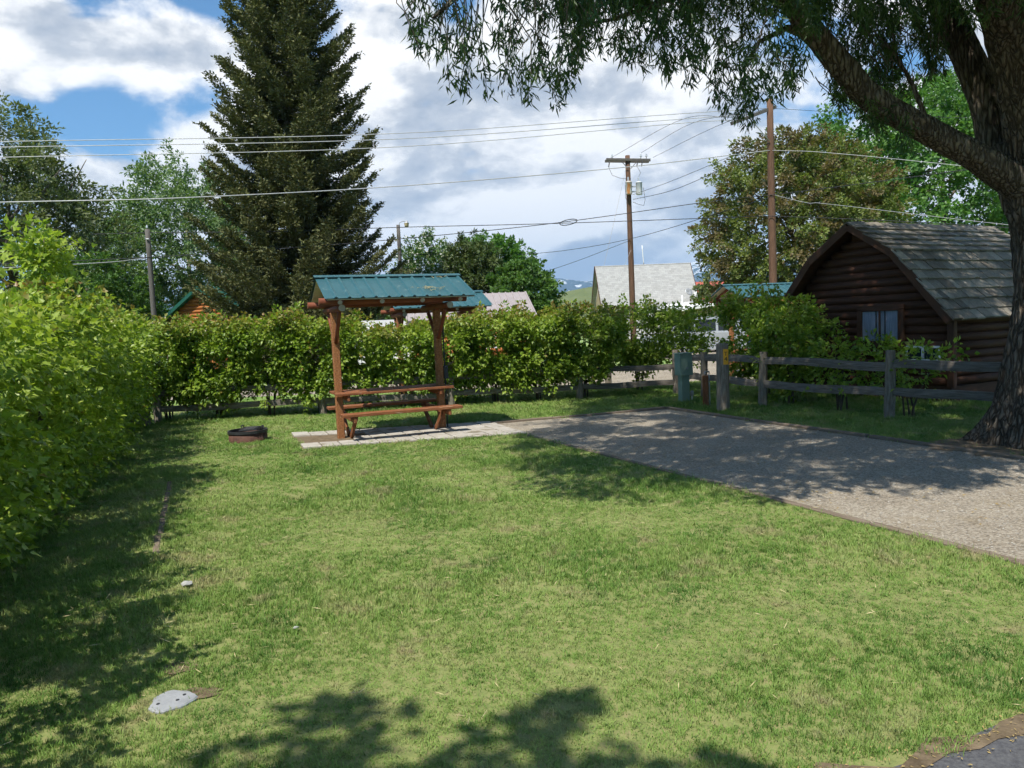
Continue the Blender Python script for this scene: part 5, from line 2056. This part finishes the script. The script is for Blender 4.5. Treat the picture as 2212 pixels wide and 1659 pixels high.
thin_limb([(1600, -90, 7.2), (1450, -120, 6.8), (1280, -110, 6.4), (1120, -70, 6.1), (1000, -20, 5.9), (935, 40, 5.8)], .085, .012)
thin_limb([(1690, -20, 7.6), (1560, -40, 7.4), (1440, 0, 7.3), (1330, 40, 7.2), (1240, 60, 7.1)], .05, .008)
thin_limb([(1773, 90, 7.9), (1700, 60, 7.7), (1640, 90, 7.6), (1600, 160, 7.6)], .045, .008)
thin_limb([(2013, 288, 8.35), (1970, 180, 8.4), (1930, 110, 8.5), (1880, 60, 8.6)], .03, .006)
thin_limb([(1690, -20, 7.6), (1620, -150, 7.2), (1500, -320, 6.6), (1350, -500, 5.9), (1200, -600, 5.3)], .10, .03)
thin_limb([(2050, -230, 7.6), (1950, -420, 7.0), (1800, -650, 6.4), (1600, -800, 5.8)], .13, .04)
thin_limb([(1930, -170, 9.6), (1800, -330, 9.6), (1600, -420, 9.4), (1400, -450, 9.1)], .11, .03)

# drooping shoots: lower outline of the foliage over the frame width
ox = [870, 900, 930, 965, 1000, 1045, 1090, 1140, 1175, 1212, 1245, 1290, 1340, 1390, 1440, 1490, 1540, 1580, 1612, 1650, 1690, 1720, 1750, 1790]
oy = [95, 125, 165, 215, 240, 258, 235, 245, 250, 272, 170, 140, 160, 195, 205, 225, 245, 300, 322, 300, 275, 235, 165, 100]
TWP, TWL = [], []          # shoots (polylines) and leaf lists
shoots = MB()
LP, LD, LN, LL_, LW_, LT = [], [], [], [], [], []


def willow_tuft(p, n, s=1.0, down=.9):
    tn = random.random()
    for _ in range(n):
        d = Vector((random.gauss(0, .50), random.gauss(0, .50), -down * .85 + random.gauss(0, .30)))
        LP.append(p + Vector((random.gauss(0, .03), random.gauss(0, .03), random.gauss(0, .045))) * s)
        LD.append(d)
        LN.append(Vector((random.gauss(0, 1), random.gauss(0, 1), .4)))
        LL_.append(random.uniform(.065, .115) * s)
        LW_.append(random.uniform(.013, .020) * s)
        LT.append(min(1, .5 * tn + .5 * random.random()))


def shoot(px, y_top, y_end, dist, tufts, bare=True):
    """a hanging shoot ending in tufts"""
    e = AT(px, y_end, dist)
    s = AT(px + random.uniform(-60, 60), y_top, dist + random.uniform(-.25, .25))
    mid = s.lerp(e, .5) + Vector((random.uniform(-.10, .10), random.uniform(-.10, .10), .06))
    if bare:
        shoots.tube([s - WOFF, mid - WOFF, e - WOFF], [.006, .0045, .003], 4, False)
    for k in range(tufts):
        f = 1 - .16 * k - random.uniform(0, .08)
        if f < .15:
            break
        q = s.lerp(mid, f * 2) if f < .5 else mid.lerp(e, f * 2 - 1)
        willow_tuft(q + Vector((0, 0, .05)), random.randint(11, 20))


# open fringe
for _ in range(75):
    px = random.uniform(885, 1300)
    yo = float(np.interp(px, ox, oy))
    ye = yo * (1 - .85 * random.random() ** 1.5) - 25
    shoot(px, min(ye - 60, random.uniform(-80, 20)), ye, random.uniform(5.5, 6.6), random.choice((1, 1, 2, 2)))
# dense drapery
for _ in range(240):
    px = random.uniform(1230, 1760) if random.random() < .86 else random.uniform(1100, 1250)
    yo = float(np.interp(px, ox, oy))
    ye = yo * (random.random() ** .8) - 22
    shoot(px, ye - random.uniform(60, 160), ye, random.uniform(5.9, 8.4), random.choice((1, 2, 2, 3)), random.random() < .35)
# top strip over the whole right part
for _ in range(340):
    px = random.uniform(1200, 2230)
    ye = random.uniform(-60, 75) if px > 1750 else random.uniform(-60, 55)
    shoot(px, ye - random.uniform(50, 120), ye, random.uniform(6.8, 9.8), random.choice((2, 3, 4)), False)
# between the limbs and under them
for _ in range(150):
    px = random.uniform(1790, 2040)
    ye = random.uniform(40, 215) * (1 if px < 1980 else .8)
    shoot(px, ye - 90, ye, random.uniform(8.3, 10.5), random.choice((2, 3)))
for _ in range(26):
    px = random.uniform(1815, 1965)
    ye = np.interp(px, [1815, 1965], [235, 325]) + random.uniform(-45, 12)
    shoot(px, ye - 60, ye, random.uniform(7.9, 8.6), 2)
shoots.build('shoots', M['stem'], wl)['kind'] = 'stuff'
fol = leaf_mesh('leaves', np.array(LP), np.array(LD), np.array(LN), np.array(LL_), np.array(LW_), np.array(LT), fold=.2, droop=.3)
foliage('drooping_leaves', fol, M['willow_leaf'], wl, WOFF)
# the crown above the frame, which shades the gravel and the cabin
N0 = 30000
C = np.stack([rng.uniform(-3.5, 11.0, N0), rng.uniform(1.6, 14.5, N0), rng.uniform(4.4, 11.5, N0)], 1)
ctr = np.array([4.5, 8.6, 7.0])
rad = np.array([7.6, 7.6, 5.2])
e = np.linalg.norm((C - ctr) / rad, axis=1) / lump(unit(C - ctr), 77, .12)
hid = np.ones(N0, bool)
for dz in (0, .5, 1.0):
    ppx, ppy, pz = project(C - np.array([0, 0, dz]))
    hid &= (ppy < -40 - 60 / np.maximum(pz, .5)) | (ppx < -250) | (ppx > 2330) | (pz < .2)
gx, gy = C[:, 0] + SHX * C[:, 2], C[:, 1] + SHY * C[:, 2]


def wav(x, y, s, k):
    r_ = np.random.default_rng(k)
    v = np.zeros(len(x))
    for _ in range(8):
        a_ = r_.normal(size=2) * s
        v += np.sin(x * a_[0] + y * a_[1] + r_.uniform(0, 6.3))
    return v / 8 ** .5


edge = wav(gx, gy, 2.0, 3)
reach = (gy > np.interp(gx, [0, 1.2, 2.4, 4.5, 8], [7.2, 6.9, 7.1, 7.5, 7.2]) + .5 * edge) & (gx > np.interp(gy, [6, 8, 10.5, 14, 17], [.7, .3, .1, 1.0, 1.8]) + .35 * edge)
gaps = wav(gx, gy, 3.4, 9) > .72 + .25 * wav(gx, gy, .8, 12)
sel = (e < 1) & hid & reach & ~gaps
C = C[sel]
C = C[:8200]
O = unit(rng.normal(size=C.shape) * .5 + np.array([0, 0, -.5]))
P_, D_, N_, L_, W_, T_ = sprays(C, O, 24, .42, .18, .050, .6, .8)
foliage('crown', leaf_mesh('crown', P_, D_, N_, L_, W_, T_), M['willow_leaf'], wl, WOFF)

# shade tree behind the photographer
tree('tree', 'shade tree behind the camera, known only by its shadow on the near lawn', 'tree', (-3.6, -3.6, 0), 8, (1.55, 2.95, 6.0), (.80, .36, .6), M['leaf_deep'], M['trunk_grey'], 34, 26, 0.157, 0.115, .20, None, 41, clump=.4, limbs=2)


# ------------------------------------------------------------------ lawn grass
def inside(P, poly):
    """points in a convex polygon"""
    r_ = np.ones(len(P), bool)
    n_ = len(poly)
    area = sum(poly[i][0] * poly[(i + 1) % n_][1] - poly[(i + 1) % n_][0] * poly[i][1] for i in range(n_))
    sg = 1 if area > 0 else -1
    for i in range(n_):
        a, b_ = poly[i], poly[(i + 1) % n_]
        cr = (b_[0] - a[0]) * (P[:, 1] - a[1]) - (b_[1] - a[1]) * (P[:, 0] - a[0])
        r_ &= cr * sg > 0
    return r_


def value_noise(P, sc, seed):
    r_ = np.random.default_rng(seed)
    s = np.zeros(len(P))
    for k in range(10):
        a = r_.normal(size=2) * sc
        s += np.sin(P[:, 0] * a[0] + P[:, 1] * a[1] + r_.uniform(0, 6.3))
    return s / 10 ** .5


tuft_col = bpy.data.collections.new('tufts')
for v in range(4):
    r = random.Random(50 + v)
    vs_, fs = [], []
    for bl_ in range(13):
        a = r.uniform(0, 6.28)
        d = abs(r.gauss(0, .022))
        x, y = math.cos(a) * d, math.sin(a) * d
        hgt = r.uniform(.010, .026) if bl_ > v else r.uniform(.022, .042)
        wd = r.uniform(.0014, .0026)
        la = r.uniform(0, 6.28)
        ln = r.uniform(.15, 1.0) * hgt
        s = Vector((-math.sin(la), math.cos(la), 0)) * wd
        o = Vector((x, y, 0))
        mid = o + Vector((math.cos(la) * ln * .35, math.sin(la) * ln * .35, hgt * .6))
        tip = o + Vector((math.cos(la) * ln, math.sin(la) * ln, hgt))
        i0 = len(vs_)
        vs_ += [o - s, o + s, mid + s * .8, mid - s * .8, tip]
        fs += [(i0, i0 + 1, i0 + 2, i0 + 3), (i0 + 3, i0 + 2, i0 + 4)]
    me = bpy.data.meshes.new('tuft')
    me.from_pydata([tuple(p) for p in vs_], [], fs)
    me.materials.append(M['grass'])
    tuft_col.objects.link(bpy.data.objects.new('tuft', me))


def grass_points():
    out_p, out_s, out_h = [], [], []
    for (y0, y1, dens_, sc) in ((2.3, 4.2, 1900, .85), (4.2, 7, 1150, 1.05), (7, 11, 620, 1.35), (11, 19.5, 330, 1.8)):
        xm = .76 * y1 + .6
        n_ = int((y1 - y0) * 2 * xm * dens_)
        P = np.stack([rng.uniform(-xm, xm, n_), rng.uniform(y0, y1, n_)], 1)
        px, py, pz_ = project(np.column_stack([P, np.zeros(n_)]))
        k = (px > -40) & (px < 2252) & (py < 1720)
        P = P[k]
        jig = np.column_stack([value_noise(P, 7, 61), value_noise(P, 7, 62)]) * .035 + rng.normal(0, .02, P.shape)
        bad = inside(P + jig, [(p[0], p[1]) for p in drive_poly]) | inside(P + jig, [(p[0], p[1]) for p in pad_poly])
        asp_in = ((P[:, 0] - e0.x) * ed.y - (P[:, 1] - e0.y) * ed.x) > -.02 + .05 * np.sin(P[:, 0] * 9)
        bad |= asp_in
        bad |= (np.hypot((P[:, 0] - wb.x + .1) / 1.05, (P[:, 1] - wb.y) / .78) < 1) & (rng.random(len(P)) < .9)
        bad |= np.hypot(P[:, 0] - cv.x, P[:, 1] - cv.y) < .088
        bad |= np.hypot(P[:, 0] - fc.x, P[:, 1] - fc.y - .12) < .30
        # strip of kerb
        sv = np.array([s1.x - s0.x, s1.y - s0.y])
        tt = ((P - [s0.x, s0.y]) @ sv) / (sv @ sv)
        dd = np.abs((P[:, 0] - s0.x) * sv[1] - (P[:, 1] - s0.y) * sv[0]) / np.linalg.norm(sv)
        bad |= (tt > 0) & (tt < 1) & (dd < .04)
        # bare soil under the left hedge
        ax_ = np.interp(P[:, 1], [p.y for p in lax], [p.x for p in lax])
        bad |= (P[:, 0] < ax_ + .35 + .15 * np.sin(P[:, 1] * 5)) & (rng.random(len(P)) < .85)
        # worn spots
        thin = value_noise(P, 3.2, 5) + .6 * value_noise(P, 9, 6)
        bad |= (thin > 1.9) & (rng.random(len(P)) < .8)
        P = P[~bad]
        lush = .5 + .5 * np.tanh(value_noise(P, 1.6, 8) * .9 + .4 * value_noise(P, 5, 9))
        out_p.append(P)
        out_s.append(sc * rng.uniform(.75, 1.2, len(P)))
        out_h.append((.55 + .85 * lush))
    P = np.concatenate(out_p)
    return P, np.concatenate(out_s), np.concatenate(out_h)


GP, GS, GH = grass_points()
gm = bpy.data.meshes.new('lawn_grass')
gm.vertices.add(len(GP))
gm.vertices.foreach_set('co', np.column_stack([GP, np.full(len(GP), -.002)]).reshape(-1).astype(np.float32))
at = gm.attributes.new('gscale', 'FLOAT_VECTOR', 'POINT')
at.data.foreach_set('vector', np.column_stack([GS, GS, GS * GH]).reshape(-1).astype(np.float32))
at = gm.attributes.new('grot', 'FLOAT_VECTOR', 'POINT')
at.data.foreach_set('vector', np.column_stack([rng.normal(0, .15, len(GP)), rng.normal(0, .15, len(GP)), rng.uniform(0, 6.28, len(GP))]).reshape(-1).astype(np.float32))
gm.materials.append(M['grass'])
go = put('lawn_grass', gm)
tag(go, 'short mown green grass with dry patches covering the site', 'grass', kind='stuff')
ng = bpy.data.node_groups.new('grass_scatter', 'GeometryNodeTree')
ng.interface.new_socket('Geometry', in_out='INPUT', socket_type='NodeSocketGeometry')
ng.interface.new_socket('Geometry', in_out='OUTPUT', socket_type='NodeSocketGeometry')
gi, gout = ng.nodes.new('NodeGroupInput'), ng.nodes.new('NodeGroupOutput')
ci = ng.nodes.new('GeometryNodeCollectionInfo')
ci.inputs['Collection'].default_value = tuft_col
ci.inputs['Separate Children'].default_value = True
ci.inputs['Reset Children'].default_value = True
iop = ng.nodes.new('GeometryNodeInstanceOnPoints')
iop.inputs['Pick Instance'].default_value = True


def named(nm):
    nd = ng.nodes.new('GeometryNodeInputNamedAttribute')
    nd.data_type = 'FLOAT_VECTOR'
    nd.inputs['Name'].default_value = nm
    return nd.outputs[0]


ng.links.new(gi.outputs[0], iop.inputs['Points'])
ng.links.new(ci.outputs[0], iop.inputs['Instance'])
ng.links.new(named('gscale'), iop.inputs['Scale'])
ng.links.new(named('grot'), iop.inputs['Rotation'])
ng.links.new(iop.outputs[0], gout.inputs[0])
md = go.modifiers.new('scatter', 'NODES')
md.node_group = ng


# ------------------------------------------------------------------ leaf litter and chips
def litter(name, label, pts, L, mat):
    n_ = len(pts)
    D = rand_dirs(n_)
    D[:, 2] *= .15
    N = rng.normal(size=(n_, 3)) * .3
    N[:, 2] += 1
    me = leaf_mesh(name, np.column_stack([pts, rng.uniform(.012, .022, n_)]), D, N, L * rng.uniform(.5, 1.3, n_), L * .4 * rng.uniform(.5, 1.2, n_), rng.random(n_), fold=.1)
    o = put(name, me, mat)
    return tag(o, label, 'leaf litter', kind='stuff')


a = rng.random((2600, 2))
pd_ = np.array([[p[0], p[1]] for p in (DRV[4], DRV[1], DRV[2], DRV[3])])
LPp = (pd_[0] * (1 - a[:, :1]) + pd_[3] * a[:, :1]) * (1 - a[:, 1:]) + (pd_[1] * (1 - a[:, :1]) + pd_[2] * a[:, :1]) * a[:, 1:]
vn = value_noise(LPp, 2.2, 31)
litter('leaf_litter', 'yellow brown fallen leaves strewn over the gravel driveway', LPp[vn > .1], .035, M['litter'])
tpar = rng.uniform(-.6, 1.4, 420)
off = np.abs(rng.normal(0, .07, 420)) * rng.choice([-1, 1], 420, p=[.5, .5])
EP = np.column_stack([e0.x + ed.x * tpar + ed.y * off, e0.y + ed.y * tpar - ed.x * off])
litter('leaf_litter', 'brown dry litter along the edge of the asphalt', EP, .016, M['litter'])
cl = np.column_stack([rng.uniform(-3, 4, 700), rng.uniform(2.8, 9, 700)])
cl = cl[~inside(cl, [(p[0], p[1]) for p in drive_poly])]
cm = leaf_mesh('clippings', np.column_stack([cl, rng.uniform(.03, .05, len(cl))]), rand_dirs(len(cl)) * [1, 1, .2], rng.normal(size=(len(cl), 3)) + [0, 0, 1.5], rng.uniform(.03, .09, len(cl)), .004, rng.random(len(cl)))
tag(put('grass_clippings', cm, M['straw']), 'pale dry grass clippings lying on the lawn', 'clippings', kind='stuff')

# loose stones on the gravel
a = rng.random((9000, 2))
a[:, 0] = a[:, 0] ** .8
ST = (pd_[0] * (1 - a[:, :1]) + pd_[3] * a[:, :1]) * (1 - a[:, 1:]) + (pd_[1] * (1 - a[:, :1]) + pd_[2] * a[:, :1]) * a[:, 1:]
spx, spy, spz = project(np.column_stack([ST, np.zeros(len(ST))]))
ST = ST[(spx > 0) & (spx < 2260)]
ns = len(ST)
oct_ = np.array([[1, 0, 0], [-1, 0, 0], [0, 1, 0], [0, -1, 0], [0, 0, 1], [0, 0, -1]], float)
of_ = [(0, 2, 4), (2, 1, 4), (1, 3, 4), (3, 0, 4), (2, 0, 5), (1, 2, 5), (3, 1, 5), (0, 3, 5)]
sz = rng.uniform(.004, .010, ns) * (1 + .8 * (rng.random(ns) < .06))
V = oct_[None] * sz[:, None, None] * rng.uniform(.6, 1.2, (ns, 6, 1)) * np.array([1.2, 1, .7])
th_ = rng.uniform(0, 6.28, ns)
V = np.stack([V[:, :, 0] * np.cos(th_)[:, None] - V[:, :, 1] * np.sin(th_)[:, None], V[:, :, 0] * np.sin(th_)[:, None] + V[:, :, 1] * np.cos(th_)[:, None], V[:, :, 2]], 2)
V += np.column_stack([ST, np.full(ns, .012)])[:, None, :]
me = bpy.data.meshes.new('loose_gravel')
me.from_pydata(V.reshape(-1, 3).tolist(), [], [tuple(6 * i + j for j in f) for i in range(ns) for f in of_])
tag(put('loose_gravel', me, M['pebble']), 'loose pale stones lying on the gravel driveway', 'gravel', kind='stuff')

# bare earth round the willow foot
n_ = 28
sheet('soil_patch', [(wb.x - .1 + (1.05 + .18 * math.sin(k * 2.3)) * math.cos(k * 6.283 / n_), wb.y + (.75 + .15 * math.sin(k * 1.9)) * math.sin(k * 6.283 / n_)) for k in range(n_)], M['soil'], .014)

# worn earth patches beside the cover
for (px, py, rx_, ry_) in ((390, 1445, .10, .07), (430, 1500, .10, .06)):
    c = G(px, py)
    n_ = 16
    sheet('soil_patch', [(c.x + rx_ * math.cos(k * 6.283 / n_) * random.uniform(.75, 1.2), c.y + ry_ * math.sin(k * 6.283 / n_) * random.uniform(.75, 1.2)) for k in range(n_)], M['soil'], .010)


# ------------------------------------------------------------------ air
hz = MB()
hz.box(-17000, 17000, -3600, 13800, -8, 1000)
ho = hz.build('haze', None)
ho['kind'] = 'stuff'
ho['label'] = 'thin bluish air that fades the far mountains'
hm, ht = new_mat('haze')
hout = ht.n('ShaderNodeOutputMaterial')
pv = ht.n('ShaderNodeVolumePrincipled')
pv.inputs['Color'].default_value = (0.46, 0.70, 1.0, 1)
pv.inputs['Density'].default_value = 1.15e-4
pv.inputs['Anisotropy'].default_value = 0.0
ht.l(pv.outputs[0], hout.inputs['Volume'])
ho.data.materials.append(hm)
